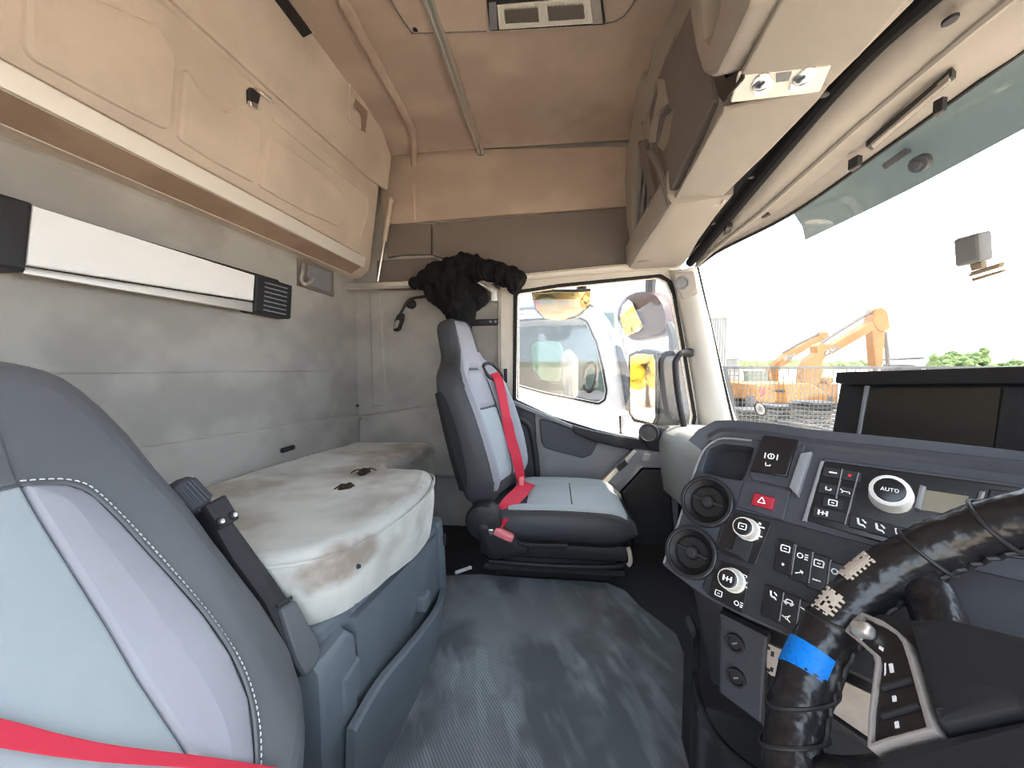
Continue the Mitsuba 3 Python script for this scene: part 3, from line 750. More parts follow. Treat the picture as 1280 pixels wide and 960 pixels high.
EN = part(OC, 'end_shelf', loft([sec_end(1.53, .432, 1.566, .652, 1.588, 1.70), sec_end(1.70, .425, 1.545, .655, 1.568, 1.68), sec_end(1.88, .405, 1.508, .655, 1.53, 1.64),
                                 sec_end(2.02, .392, 1.474, .66, 1.49, 1.60), sec_end(2.12, .39, 1.465, .66, 1.475, 1.58)]), M_TRIM, 40, label='rounded end shelf with an open slatted niche')
part(OC, 'end_shelf_edge', tube([(.437, 1.545, 1.572), (.427, 1.545, 1.60), (.40, 1.56, 1.70), (.37, 1.60, 1.80)], .013, 8, 5), M_TRIMD)
part(OC, 'joint_trim', tube([(0.4459,1.6054,1.582),(0.5492,1.6087,1.582),(0.6264,1.5938,1.582),(0.6314,1.5501,1.582)], .005, 6, 3), M_CREAM)
part(OC, 'face_panel', pad('cend', [(-.0124,-.0091),(-.058,0.0089),(-.1631,0.1113),(-.2194,0.3505),(-.2365,0.4569),(-.2372,0.629),(-.1852,0.7046),(-.0707,0.7268),(0.0923,0.7536),(0.327,0.5985),(0.2897,0.4912),(0.1398,0.2284)], .12, .004, -.126), M_TRIM, label='upper face at the passenger end')
part(OC, 'niche_wall', box(.47, .64, 1.64, 2.19, 1.58, 2.15, .004), M_TRIM, label='back of the niche')
part(OC, 'side_frame', pad('cend', [(-.0785,0.7333),(-.1941,0.7115),(-.2662,0.6494),(-.3048,0.5484),(-.4392,0.4332),(-.5165,0.3124),(-.5459,0.1099),(-.4704,-.1231),(-.3954,-.13),(-.4604,0.0639),(-.4201,0.2609),(-.2941,0.363),(-.2209,0.3444),(-.2365,0.4569),(-.2278,0.6224),(-.1689,0.6856),(-.0577,0.7038)], .05, .006, -.050), M_TRIM, 40, label='beige frame of the niche')
part(OC, 'niche_post', pad('cend', [(-.2465,0.3724),(-.1709,0.337),(-.1355,0.1923),(-.0574,0.0118),(-.0407,-.0295),(-.1019,0.0066),(-.181,0.1191),(-.2307,0.2594)], .06, .010, -.045, r=.003), M_TRIMD, 40, label='brown post beside the niche')
for a_, b_, c_ in (((800, 192), (792, 240), (791, 290)), ((803, 200), (796, 246), (795, 296)), ((805, 210), (799, 252), (798, 300)), ((807, 222), (802, 260), (801, 300))):
    pass
SLA = ([(-.2771,0.3396),(-.4062,0.216),(-.4624,0.0565)], [(-.2521,0.3053),(-.3663,0.1761),(-.42,0.0185)], [(-.2307,0.2594),(-.3296,0.131),(-.3793,-.0179)], [(-.2127,0.2021),(-.2943,0.0876),(-.3368,-.0389)], [(-.195,0.1457),(-.2586,0.0522),(-.2944,-.052)])
for i, q in enumerate(SLA):
    part(OC, 'slat', tube([on('cend', q_, -.03 - .006 * i) for q_ in q], .007, 6, 4), M_DASHG)
for c in ((1.8555,0.5952), (1.6829,0.645)):
    part(OC, 'screw_recess', disc('D1.545', c, .011, .006, .001, r2=.007), M_BLACK)

# ---- roof lamp and curtain rail ------------------------------------------------------------------------
RL = thing('roof_lamp', 'rectangular roof lamp with two dark ribbed lenses in a pale frame', 'roof lamp')
part(RL, 'frame', pad('D2.148', [(y, x) for x, y in [(-.2214,1.2866),(0.1437,1.3098),(0.171,1.4232),(-.2309,1.4056)]], .010, .004, r=.006), M_BLACK)
part(RL, 'bezel', pad('D2.14', [(y, x) for x, y in [(-.1908,1.3076),(0.1091,1.3123),(0.1396,1.4087),(-.1957,1.398)]], .006, .002, r=.003), M_LENS)
part(RL, 'switch_plate', pad('D2.14', [(y, x) for x, y in [(-.2153,1.2965),(-.1918,1.2963),(-.2013,1.3974),(-.2295,1.3976)]], .005, .002), M_DASHG)
part(RL, 'end_plate', pad('D2.14', [(y, x) for x, y in [(0.1066,1.312),(0.1391,1.3129),(0.1614,1.411),(0.1264,1.4104)]], .007, .002), M_GALV)
for k, q in enumerate(([(-.1686,1.3179),(-.0589,1.3211),(-.0556,1.3718),(-.1693,1.3657)], [(-.0278,1.3216),(0.0876,1.3257),(0.0967,1.376),(-.0233,1.3722)])):
    ln = part(RL, 'lens', pad('D2.134', [(y, x) for x, y in q], .0085, .001), mat('smoked_lens', proc(lambda p, n, uv: mix((.085, .07, .058), (.14, .12, .10), smoothstep(-.2, .4, dr.sin(p.x * 900)))), .35, .5), label='dark ribbed lens')
a0, a1 = np.array([(-.1878,1.305,2.133),(-.1945,1.3887,2.133)])
b0, b1 = np.array([(0.1089,1.3094,2.133),(0.136,1.3991,2.133)])
ribs = []
for i in range(46):
    t = (i + .5) / 46
    p, q = a0 + (b0 - a0) * t, a1 + (b1 - a1) * t
    ribs.append(box(p[0] - .0018, p[0] + .0018, min(p[1], q[1]), max(p[1], q[1]), 2.1285, 2.1325, .0008))
part(RL, 'lens_rib', cat(ribs), M_LENS, kind='stuff')
CR = thing('curtain_rail', 'aluminium curtain rail running across the brown roof lining', 'curtain rail')
x0 = -.408
part(CR, 'rail', box(x0 - .016, x0 + .016, .3, 2.17, 2.136, 2.150, .003), M_ALU)
for s in (-1, 1):
    part(CR, 'lip', box(x0 + s * .0105 - .0045, x0 + s * .0105 + .0045, .3, 2.17, 2.126, 2.137, .002), M_ALU)
part(CR, 'end_stop', box(x0 - .015, x0 + .015, 2.168, 2.182, 2.122, 2.150, .003), M_DASHG)


# ---- rear locker over the bunk ---------------------------------------------------------------------------
LK = thing('bunk_locker', 'long beige locker with a folding flap above the bunk', 'overhead locker')
prof = [(-.886, 2.158), (-.963, 1.85), (-1.04, 1.547), (-1.05, 1.499), (-1.115, 1.466), (-1.17, 1.462), (-1.17, 2.158)]
secs = []
ye = (2.035, 2.10, 2.165, 2.165, 2.165, 2.165, 2.035)
for f_, d_x in ((0, 0), (.6, 0), (.97, 0), (.99, -.008), (1., -.025)):
    secs.append([(p[0] + (d_x if p[0] > -1.1 else 0), -.27 + (y + .27) * f_, p[1]) for p, y in zip(prof, ye)])
part(LK, 'body', loft(secs), M_LOCK, 25)
lk = lambda pts, h, b, base=0., **k: pad('locker', pts, h, b, base, **k)
part(LK, 'upper_panel', lk([(0.5708,0.271),(0.9008,0.3375),(1.2447,0.348),(1.9551,0.3771),(2.1238,0.4018),(2.0897,0.5694),(1.8641,0.6669),(1.6388,0.6726),(1.5656,0.6523),(1.2217,0.6351),(0.9401,0.6313)], .014, .009, r=.012), M_LOCK, label='upper fixed panel')
FL = part(LK, 'flap', lk([(0.5717,0.2601),(0.8891,0.3158),(1.2263,0.3226),(1.9638,0.3193),(2.005,0.0083),(0.9472,0.0037),(0.5927,0.0004)], .012, .007, r=.008), M_LOCK, label='folding lower flap with moulded fields')
part(FL, 'field', lk([(0.6558,0.1688),(0.885,0.2603),(0.9365,0.2244),(0.951,0.0433),(0.8316,0.0325),(0.6702,0.0249)], .011, .010, .012, r=.02), M_LOCK)
part(FL, 'field', lk([(0.9546,0.2301),(1.0089,0.1941),(1.096,0.1841),(1.1131,0.2232),(1.2176,0.2193),(1.2376,0.1945),(1.2404,0.0415),(1.0889,0.0341),(0.9712,0.0381)], .011, .010, .012, r=.015), M_LOCK)
part(FL, 'field', lk([(1.2597,0.2205),(1.5708,0.2362),(1.7233,0.219),(1.7799,0.1603),(1.7521,0.0706),(1.5054,0.0466),(1.2618,0.0404)], .011, .010, .012, r=.012), M_LOCK)
part(FL, 'frame_rib', tube([on('locker', q, .013) for q in [(1.2685,0.2712),(1.5564,0.2786),(1.937,0.2832),(1.9526,0.1114),(1.9504,0.0184)]], .005, 6, 3), M_LOCK)
part(LK, 'aluminium_strip', lk([(0.5928,-.0009),(2.0502,0.0055),(2.0558,-.0486),(0.5966,-.0477)], .016, .003, -.004), M_ALUS, label='pale aluminium strip along the lower edge')
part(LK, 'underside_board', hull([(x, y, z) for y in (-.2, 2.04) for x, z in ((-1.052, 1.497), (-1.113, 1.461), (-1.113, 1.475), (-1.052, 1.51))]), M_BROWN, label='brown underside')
part(LK, 'lower_lip', tube([(-1.118, -.2, 1.466), (-1.118, 2.04, 1.464)], .007, 8), M_LOCK)
LT = part(LK, 'latch', lk([(1.1523,0.2876),(1.1638,0.3052),(1.1964,0.3051),(1.1934,0.263),(1.1629,0.2557)], .020, .003, .004, r=.003), M_BLACK, label='black latch with a steel tongue')
part(LT, 'tongue', tube([on('locker', q, .026) for q in [(1.1819,0.3103),(1.2357,0.3134)]], .006, 8), M_STEEL)
part(LT, 'keeper', lk([(1.1582,0.2624),(1.1908,0.2738),(1.195,0.2564),(1.1672,0.251)], .010, .002, .016, r=.002), M_STEEL)
HP = part(LK, 'handle_plate', lk([(1.6049,0.6614),(1.6438,0.6928),(1.7863,0.7126),(1.8075,0.6829),(1.8162,0.5398),(1.6599,0.5043)], .010, .004, .012, r=.008), M_LOCK, label='moulded handle plate')
part(HP, 'pull', lk([(1.6664,0.6041),(1.7685,0.614),(1.783,0.528),(1.7568,0.52),(1.7397,0.578),(1.6667,0.5702)], .006, .002, .022, r=.002), M_BROWN)
HS = part(LK, 'hand_slot', lk([(1.1381,0.5917),(1.1943,0.6439),(1.3646,0.6331),(1.33,0.5887)], .006, .002, .013), M_BLACK, label='dark hand slot with a bright edge')
part(HS, 'slot_edge', tube([on('locker', q, .020) for q in [(1.1999,0.6491),(1.3682,0.636)]], .006, 6), M_ALU)
# gas strut between locker and side wall
GS = thing('gas_strut', 'thin gas strut at the end of the bunk locker', 'gas strut')
a_, b_ = np.array((-.9116,2.13,1.8852)), np.array((-1.0009,2.13,1.4355))
part(GS, 'cylinder', tube([a_, a_ + (b_ - a_) * .50], .013, 10), M_LOCK)
part(GS, 'rod', tube([a_ + (b_ - a_) * .48, b_], .006, 8), M_STEEL)
part(GS, 'end_eye', rbox(a_, (.03, .03, .03), .01), M_ALU)

# ---- long light on the rear wall ---------------------------------------------------------------------------
BL = thing('bunk_light', 'long white wall light with black end caps on the rear wall', 'wall light')
part(BL, 'housing', box(-1.165, -1.118, .70, 1.50, 1.190, 1.315, .01), M_BLACK)
part(BL, 'diffuser', pad('X-1.12', [(0.7281,1.3145),(1.3455,1.3018),(1.3329,1.2054),(0.711,1.1842)], .012, .006), M_WHITE, label='white satin cover')
part(BL, 'lower_rail', pad('X-1.12', [(0.7108,1.1808),(1.3326,1.1995),(1.3308,1.1639),(0.7063,1.1648)], .008, .003), M_ALU)
part(BL, 'end_cap', pad('X-1.165', [(0.6639,1.3184),(0.727,1.3183),(0.728,1.3128),(0.7088,1.167),(0.6515,1.1696)], .062, .010, r=.004), M_BLACK)
EC = part(BL, 'end_cap', pad('X-1.165', [(1.3458,1.3078),(1.5484,1.3028),(1.5313,1.1591),(1.3308,1.1639)], .062, .010, r=.006), M_CHAR, label='dark end cap with a ribbed speaker field')
for i in range(7):
    t = (i + .5) / 7
    a_, b_ = np.array((1.3863,1.2924)) * (1 - t) + np.array((1.3719,1.169)) * t, np.array((1.5117,1.2922)) * (1 - t) + np.array((1.4957,1.165)) * t
    part(EC, 'rib', bar('X-1.104', a_, b_, .005, .003, .001), M_DASHG)

# folding hook plate
WH = thing('wall_hook', 'grey recessed plate with a folding hook on the rear wall', 'wall hook')
part(WH, 'plate', pad('X-1.164', [(1.665,1.4521),(1.9452,1.4556),(1.9463,1.3224),(1.6588,1.3253)], .010, .004, r=.004), M_TRIMD)
part(WH, 'inner_plate', pad('X-1.154', [(1.7298,1.4356),(1.9135,1.4399),(1.9085,1.3365),(1.7193,1.3405)], .004, .002, r=.004), M_DASHG)
part(WH, 'hook', tube([(-1.15,1.6887,1.429)] + [(-1.14,1.6665,1.3874),(-1.14,1.6591,1.3499)] + [(-1.125,1.6589,1.3316),(-1.125,1.7004,1.3508),(-1.125,1.7194,1.3732)], .008, 8, 4), M_ALU)

# ---- coat bar with a jacket, reading lamp, belt -----------------------------------------------------------
CB = thing('coat_bar', 'flat aluminium bar across the corner behind the passenger seat', 'coat bar')
part(CB, 'bar', sweep(spline([(-1.1966,2.1,1.4023),(-.9498,2.1,1.4062),(-.6723,2.1,1.4135),(-.4692,2.1,1.4264)] + [(-.3974,2.12,1.4159)] + [(-.3293,2.17,1.3756)], 6), rect_prof(.022, .038, .006)), M_ALU)
part(CB, 'rib', tube(spline([(x, y - .012, z - .004) for x, y, z in [(-1.1775,2.1,1.3974),(-.9499,2.1,1.4017),(-.6723,2.1,1.4091)]], 4), .005, 6), M_ALU)
part(CB, 'bracket', rbox((-1.2225,2.12,1.4066), (.02, .09, .13), .006), M_ALU)
part(CB, 'bracket', rbox((-.3339,2.17,1.3535), (.045, .04, .075), .008), M_ALU)
for q in ((-1.1889,2.08,1.4384), (-1.191,2.08,1.3583)):
    part(CB, 'bolt', lathe(q, (0, -1, 0), [(.009, -.02), (.009, .004), (.005, .006), (0, .006)], 10), M_STEEL)


def blob_chain(chains, edge=.012, smooth=6, fold=.012, freq=16., seed=0, stretch=(1, 1, 1), keep=.35):
    """soft cloth lump: hulls of spheres along chains, joined, smoothed, folded by noise"""
    import manifold3d as m3
    M = None
    for ch in chains:
        for (p, r), (q, s) in zip(ch[:-1], ch[1:]):
            sp = [np.array(p) + trimesh.creation.icosphere(1).vertices * r, np.array(q) + trimesh.creation.icosphere(1).vertices * s]
            h = m3.Manifold.hull_points(np.vstack(sp))
            M = h if M is None else M + h
    m = M.refine_to_length(edge).to_mesh()
    t = trimesh.Trimesh(m.vert_properties[:, :3], m.tri_verts, process=True)
    trimesh.smoothing.filter_taubin(t, iterations=smooth)
    n = t.vertex_normals
    P = t.vertices * np.array(stretch) * freq
    d = meshkit.fbm(P + 1.7 * meshkit.noise(P * .5, 5)[:, None], 3, seed)
    d = 1 - np.abs(2 * d - 1) * 2.2
    t.vertices = t.vertices + n * (fold * (d - keep))[:, None]
    return t


def px3(y, *q):
    return q


JK = thing('jacket', 'crumpled black jacket hanging over the coat bar above the seat', 'jacket')
jp = [(-.7492,2.06,1.4158),(-.6589,2.06,1.448),(-.588,2.06,1.4208),(-.5038,2.06,1.4613),(-.4293,2.06,1.4764),(-.3512,2.06,1.4576),(-.2737,2.06,1.4389),(-.2053,2.06,1.4206)]
body = blob_chain([
    [(jp[0], .022), (jp[1], .05), (jp[2], .075), (jp[3], .075), (jp[4], .06), (jp[5], .045), (jp[6], .042), (jp[7], .038)],
    [(jp[2], .06), ((-.5833,2.04,1.3233), .055), ((-.511,2.03,1.2697), .06), ((-.4854,2.03,1.1932), .04)],
    [(jp[3], .06), ((-.5102,2.03,1.3624), .06), ((-.4762,2.03,1.2692), .045), ((-.4793,2.04,1.1686), .03)],
    [(jp[1], .035), ((-.6569,2.05,1.3519), .03), ((-.5747,2.04,1.2976), .04)],
    [(jp[7], .036), ((-.2212,2.05,1.3854), .03)],
    [(jp[3], .05), ((-.466,2.05,1.517), .035)],
], .009, 4, .036, 11, 3, (1.3, 1.3, .5), .25)
part(JK, 'body', body, M_CLOTH, True)
part(JK, 'hood', blob_chain([[((-.4429,2.08,1.3703), .045), ((-.4035,2.08,1.3266), .052), ((-.4257,2.08,1.2926), .035)]], .011, 4, .010, 18, 5), M_CLOTH, True)
part(JK, 'sleeve', blob_chain([[((-.4594,2.02,1.4719), .03), ((-.383,2,1.4529), .034), ((-.2991,2,1.4345), .034), ((-.2159,2,1.3918), .036)]], .008, 3, .026, 20, 8, (2.2, 1, .6), .3), M_CLOTH, True)
part(JK, 'hanging_loop', tube([(-.4899,2.04,1.4984),(-.4766,2.04,1.5356),(-.4506,2.04,1.5349),(-.4422,2.04,1.4929)], .006, 6, 4), M_ALU)
RD = thing('reading_lamp', 'small reading lamp on a bent black stem on the side wall', 'reading lamp')
part(RD, 'base', lathe((-.8273,2.19,1.3152), (0, -1, 0), [(.028, -.01), (.028, .012), (.020, .018), (0, .018)], 20), M_CHAR)
part(RD, 'stem', tube([(-.6689,2.16,1.3534)] + [(-.7258,2.12,1.3433),(-.791,2.12,1.3355),(-.8241,2.12,1.3138),(-.853,2.12,1.2694),(-.8723,2.12,1.2382)], .008, 8, 6), M_BLACK)
HLp = np.array((-.8735,2.11,1.2057))
HPL = (HLp, np.array([.95, -.2, .22]), np.array([.2, .05, .97]))
part(RD, 'head', pad(HPL, [(-.020, -.052), (.016, -.052), (.026, .01), (.020, .045), (-.014, .045), (-.026, .0)], .03, .008, -.02, r=.012), M_BLACK)
part(RD, 'lens', pad(HPL, [(-.014, -.040), (.010, -.040), (.015, -.002), (.006, .008), (-.012, .008), (-.018, -.01)], .004, .002, .010, r=.006), M_STEEL)
part(RD, 'switch', pad(HPL, [(-.010, .018), (.010, .018), (.010, .034), (-.008, .034)], .005, .002, .010, r=.003), M_CHAR)
SB = thing('pillar_belt', 'black belt webbing hanging on the side wall behind the headrest', 'belt')
part(SB, 'webbing', pad('Y2.16', [(-.5714,1.3067),(-.4835,1.3053),(-.4523,1.125),(-.4256,0.9345),(-.4813,0.9344),(-.5264,1.1256)], .006, .002), M_GUM)
part(SB, 'holder_bar', pad('Y2.2', [(-.4863,1.2189),(-.3115,1.2213),(-.3115,1.1877),(-.4865,1.1849)], .03, .006, r=.003), M_BLACK)
for q in ((-.3564,1.2056), (-.329,1.2053)):
    part(SB, 'rivet', disc('Y2.17', q, .008, .004, .002, n=10), M_DASHG)


# ---- bunk: grey base and mattress ----------------------------------------------------------------------------
MT = thing('mattress', 'stained pale grey bunk mattress with a bowed front between the seats', 'mattress')
mo = [(-1.150, -.26), (-.80, -.26), (-.80, .62), (-.66, .66), (-.53, .70), (-.455, .78), (-.420, .92), (-.412, 1.05), (-.420, 1.22), (-.445, 1.35), (-.475, 1.435), (-.51, 1.465), (-.58, 1.48), (-.66, 1.50), (-.70, 1.55), (-.68, 2.14), (-1.150, 2.14)]
mo = np.vstack([mo[:3], spline(mo[2:15], 4), mo[15:]])
V, F = pad_uvw(mo, .2, .035, 0, r=.01, step=.05, seg=4)
m = tm(V, F)
m.merge_vertices()
m = m.subdivide_to_size(.045, max_iter=12)
V = m.vertices.copy()
yy = np.clip(V[:, 1], 0, 2.2)
top = .625 - .050 * yy
th = np.interp(yy, [.6, .935, 1.45, 2.2], [.158, .158, .222, .20])
w = V[:, 2] / .2
nz = meshkit.fbm(np.c_[V[:, 0] * 7 + V[:, 1] * 3, V[:, 1] * 4, V[:, 2] * 4], 3, 2) - .5
nz2 = meshkit.fbm(np.c_[V[:, 0] * 2.5, V[:, 1] * 2.5, V[:, 2] * 0], 2, 4) - .5
V[:, 2] = top - th * (1 - w) + (w > .6) * (nz * .016 + nz2 * .02)
front = np.clip((V[:, 0] + .62) / .1, 0, 1)
V[:, 0] += front * (nz * .02 * (w < .9) + .010 * np.sin(np.clip(w, 0, 1) * math.pi))
part(MT, 'cover', tm(V, m.faces), M_MATT, True)
seam = [(x + .012, y, (.625 - .05 * y) - .018) for x, y in spline(mo[3:40], 1)[::2] if y > .66 and y < 1.47 and x > -.7]
part(MT, 'piping', tube(seam, .004, 6), M_MATT)
for q, s in (((-.7021,1.3491,0.562), 1), ((-.6777,1.1825,0.558), 2)):
    r_ = np.random.default_rng(s)
    P = trimesh.creation.icosphere(3, 1.)
    d = meshkit.fbm(P.vertices * 2.6, 3, s)
    P.vertices = P.vertices * (.35 + 1.0 * d)[:, None] * [.020, .036, .012]
    bits = [P.apply_translation(np.array(q) + [0, 0, .008])]
    for _ in range(7):
        a = r_.uniform(0, 6.3)
        l = r_.uniform(.02, .05)
        bits.append(tube([np.array(q) + [0, 0, .010], np.array(q) + [l * .5 * math.cos(a), l * .5 * math.sin(a), .016], np.array(q) + [l * math.cos(a), l * math.sin(a), .003]], .0022, 5, 3))
    add('dry_scrap', cat(bits), M_BUG, True, ['dry brown scrap on the mattress, the one nearer the rear corner', 'dry brown scrap on the mattress, the one nearer the driver seat'][s - 1], 'plant scrap')
add('mattress_clip', rbox((-1.14,1.5321,0.6034), (.02, .075, .02), .006), M_BLACK, 30, 'small black clip at the back edge of the mattress', 'clip')
part(MT, 'burn_spot', lathe((-.408,0.7544,0.5455), (1, 0, .1), [(.005, -.004), (.004, .002), (0, .003)], 10), M_BLACK)

BB = thing('bed_base', 'dark blue-grey plastic bunk base with a bowed storage pocket', 'bunk base')
bo = [(-1.148, -.26), (-.80, -.26), (-.80, .62), (-.62, .66), (-.475, .70), (-.455, .80), (-.452, 1.05), (-.455, 1.30), (-.470, 1.42), (-.52, 1.47), (-.68, 1.50), (-.72, 1.55), (-.70, 2.13), (-1.148, 2.13)]
V, F = pad_uvw(bo, .5, .012, 0, r=.012, step=.08)
ztop = lambda y: np.interp(y, [.62, .75, .935, 1.45, 2.2], [.44, .43, .415, .325, .31])
V[:, 2] = V[:, 2] / .5 * ztop(V[:, 1])
part(BB, 'body', tm(V, F), M_BASE, 30)
# front panel field, end post, step block
part(BB, 'front_panel', hull([(x, y, z) for y, z0, z1 in ((.79, .06, .405), (1.40, .04, .325)) for x in (-.46, -.436) for z in (z0, z1)]), M_BASE)
part(BB, 'rounded_rim', tube([(-.455, .80, .422), (-.446, 1.05, .396), (-.450, 1.3, .352), (-.457, 1.40, .332)], .013, 8, 5), M_BASE)
part(BB, 'end_post', loft([[(-.52, 1.400, z), (-.435 + o, 1.400, z), (-.425 + o, 1.425, z), (-.435 + o, 1.462, z), (-.53, 1.478, z)] for z, o in ((0, -.005), (.10, .012), (.25, .006), (.345, -.004), (.36, -.012))]), M_BASE, 40)
part(BB, 'post_slot', rbox((-.420, 1.432, .285), (.012, .020, .045), .004), M_CHAR)
SBk = part(BB, 'step_block', loft([[(-.56, .650, z), (-.44 + o, .655, z), (-.428 + o, .67, z), (-.426 + o, .765 + e, z), (-.44 + o, .778 + e, z), (-.56, .778 + e, z)] for z, o, e in ((0, 0, 0), (.33, 0, 0), (.385, -.002, -.004), (.402, -.018, -.014))]), M_BASE, 40, label='stepped block at the driver end')
part(SBk, 'notch', rbox((-.436, .745, .285), (.03, .075, .09), .012), M_BASE)
lip = spline([(-.400, .70, .235), (-.398, .82, .232), (-.385, .95, .212), (-.378, 1.08, .185), (-.384, 1.22, .148), (-.402, 1.34, .118), (-.425, 1.425, .10), (-.44, 1.455, .10)], 5)
lipb = lip * [1, 1, 0] + [-.012, 0, 0]
part(BB, 'pocket_lip', loft(np.stack([lip, lip + [.006, 0, -.006], lipb + [.006, 0, .012], lipb, lipb + [-.016, 0, 0], lip + [-.014, 0, 0]], 1)), M_BASE, 40, label='bowed front wall of the storage pocket')
part(BB, 'pocket_floor', loft([[(-.46, y, .012), (x - .012, y, .012), (x - .012, y, .03), (-.46, y, .03)] for x, y, z in lip[6:-4]]), M_CHAR)
part(BB, 'pocket_catch', rbox((-.428, 1.19, .190), (.045, .055, .055), .01), M_BASE)


# ---- seats --------------------------------------------------------------------------------------------------------
class Back:
    """a seat back: o = middle of its foot, length L, leaning back by lean degrees, s runs across (-1 near the driver's door .. 1)"""

    def __init__(self, o, L, lean, width=.25, head=True, yaw=0.):
        self.o, self.L, self.head = np.array(o, float), L, head
        a = math.radians(lean)
        self.l, self.d, self.a = np.array([-math.sin(a), 0, math.cos(a)]), np.array([math.cos(a), 0, math.sin(a)]), np.array([0, 1, 0])
        y_ = math.radians(yaw)
        Rz = np.array([[math.cos(y_), -math.sin(y_), 0], [math.sin(y_), math.cos(y_), 0], [0, 0, 1]])
        self.l, self.d, self.a = Rz @ self.l, Rz @ self.d, Rz @ self.a
        k = width / .25
        self.tt = np.array([0, .03, .10, .25, .45, .60, .66, .70, .74, .78, .82, .88, .94, .975, .99, 1.0])
        self.ww = np.array([.185, .215, .235, .248, .250, .245, .232, .212, .170, .135, .122, .116, .108, .095, .075, .03]) * k
        self.bol = np.array([.02, .035, .055, .060, .055, .045, .035, .025, .015, .008, .006, .006, .006, .004, .002, .0])
        self.dep = np.array([.050, .060, .065, .062, .058, .055, .053, .052, .052, .052, .052, .052, .050, .045, .036, .015])

    def w(self, t): return np.interp(t, self.tt, self.ww)

    def front(self, t, s, off=0.):
        b, dp, w = np.interp(t, self.tt, self.bol), np.interp(t, self.tt, self.dep), self.w(t)
        q = np.abs(s)
        k = np.clip((q - .42) / .34, 0, 1)
        d = dp + b * k * k * (3 - 2 * k) + .012 * math.sin(min(t / .66, 1) * math.pi)
        d = d * np.maximum(1 - np.clip((q - .72) / .28, 0, 1) ** 2.6, 0) ** (1 / 2.2)
        return self.o + t * self.L * self.l + s * w * self.a + (d + off) * self.d

    def back(self, t, s):
        dp, w = np.interp(t, self.tt, self.dep), self.w(t)
        d = -dp * 1.1 * np.maximum(1 - np.abs(s) ** 3.2, 0) ** (1 / 2.4)
        return self.o + t * self.L * self.l + s * w * self.a + d * self.d

    def shell(self):
        ts = np.unique(np.r_[np.linspace(0, .6, 14), np.linspace(.6, .84, 14), np.linspace(.84, .97, 5), [.98, .99, .996, 1.0]])
        f = np.sin(np.linspace(-1, 1, 27) * math.pi / 2)
        R = []
        for t in ts:
            R.append([self.front(t, s) for s in f] + [self.back(t, s) for s in f[::-1][1:-1]])
        return loft(R)

    def patch(self, t0, t1, s0, s1, h=.007, n=(16, 12), under=.012):
        """a cushioned cover panel over part of the front; s0, s1 may be functions of t"""
        P = []
        for i in np.linspace(0, 1, n[0]):
            t = t0 + (t1 - t0) * i
            a, b = (q(t) if callable(q) else q for q in (s0, s1))
            row = []
            for j in np.linspace(0, 1, n[1]):
                e = (1 - (2 * i - 1) ** 10) * (1 - (2 * j - 1) ** 8)
                row.append(self.front(t, a + (b - a) * j, h * max(e, 0) ** .5 - .001))
            P.append(row)
        return shell(np.array(P), under, flip=True)


def cushion_rings(x0, x1, yc, hw, z0, z1, nose=.05, n=12, bol=.02):
    """a seat cushion with raised sides and a rounded nose"""
    R = []
    for x in x0 + (x1 - x0) * np.sin(np.linspace(0, 1, 14) * math.pi / 2):
        f = (x - x0) / (x1 - x0)
        k = max(0, (f - .80) / .20)
        zt = z1 - .055 * k ** 2.2 + .012 * math.sin(f * math.pi)
        zb = z0 + .05 * k ** 2
        w = hw * (1 - .10 * k ** 2) * (.92 + .08 * min(1, f * 5))
        top = [(s, zt + bol * (np.clip((abs(s) - .45) / .3, 0, 1) - 1.4 * np.clip((abs(s) - .78) / .22, 0, 1) ** 2)) for s in np.linspace(-1, 1, 19)]
        R.append([(x, yc + s * w, z) for s, z in top] + [(x, yc + w * 1.01, (zt + zb) / 2), (x, yc + w * .97, zb), (x, yc - w * .97, zb), (x, yc - w * 1.01, (zt + zb) / 2)])
    return R


PS = thing('passenger_seat', 'passenger seat in grey leather with a red belt, turned side-on by the far door', 'seat')
B = Back((-.275, 1.80, .355), .86, 16, .25, yaw=-16)
part(PS, 'backrest', B.shell(), M_SEATP, 40)
part(PS, 'centre_panel', B.patch(.06, .465, -.44, .44), M_SEATL, 40, label='light grey centre panel of the back')
part(PS, 'shoulder_panel', B.patch(.47, .69, -.44, .44), M_SEATM, 40, label='mid grey shoulder panel')
for sg_ in (-1, 1):
    lo, hi = (lambda t: .46 if t < .64 else max(.0, .46 - (t - .64) * 4.5)), (lambda t: .86 if t < .6 else .86 - (t - .6) * .7)
    part(PS, 'bolster', B.patch(.05, .80, (lambda t: -hi(t)) if sg_ < 0 else lo, (lambda t: -lo(t)) if sg_ < 0 else hi, .010, (22, 10)), M_SEATM if sg_ > 0 else M_SEATM, 40)
part(PS, 'headrest_front', B.patch(.70, .985, lambda t: -.30 - .35 * min(1, max(0, (t - .7) / .1)), lambda t: .30 + .35 * min(1, max(0, (t - .7) / .1)), .010, (14, 10)), M_SEATM, 40, label='lighter front of the headrest')
# black rear cover on the near side of the back
bc = []
for t in np.linspace(.10, .60, 12):
    k = math.sin((t - .10) / .50 * math.pi) ** .6
    bc.append([B.back(t, s) + np.array([0, -.006, 0]) - .004 * B.d for s in np.linspace(-.9, -.9999 , 3)] + [B.o + t * B.L * B.l - (B.w(t) + .006) * B.a + q * B.d for q in np.linspace(-.005, .035 * k, 4)])
part(PS, 'rear_cover', shell(np.array(bc), .006), M_SEATB, 40, label='black cover on the rear edge of the back')
part(PS, 'belt_guide', tube([B.front(t, s, .012) for t, s in ((.70, .42), (.72, .62), (.70, .80), (.64, .84), (.61, .70), (.63, .50))], .008, 8, 5, closed=True), M_BLACK, label='black loop that guides the belt')
# cushion
cr = cushion_rings(-.26, .345, 1.80, .255, .225, .338)
part(PS, 'cushion', loft(cr), M_SEATP, 40)


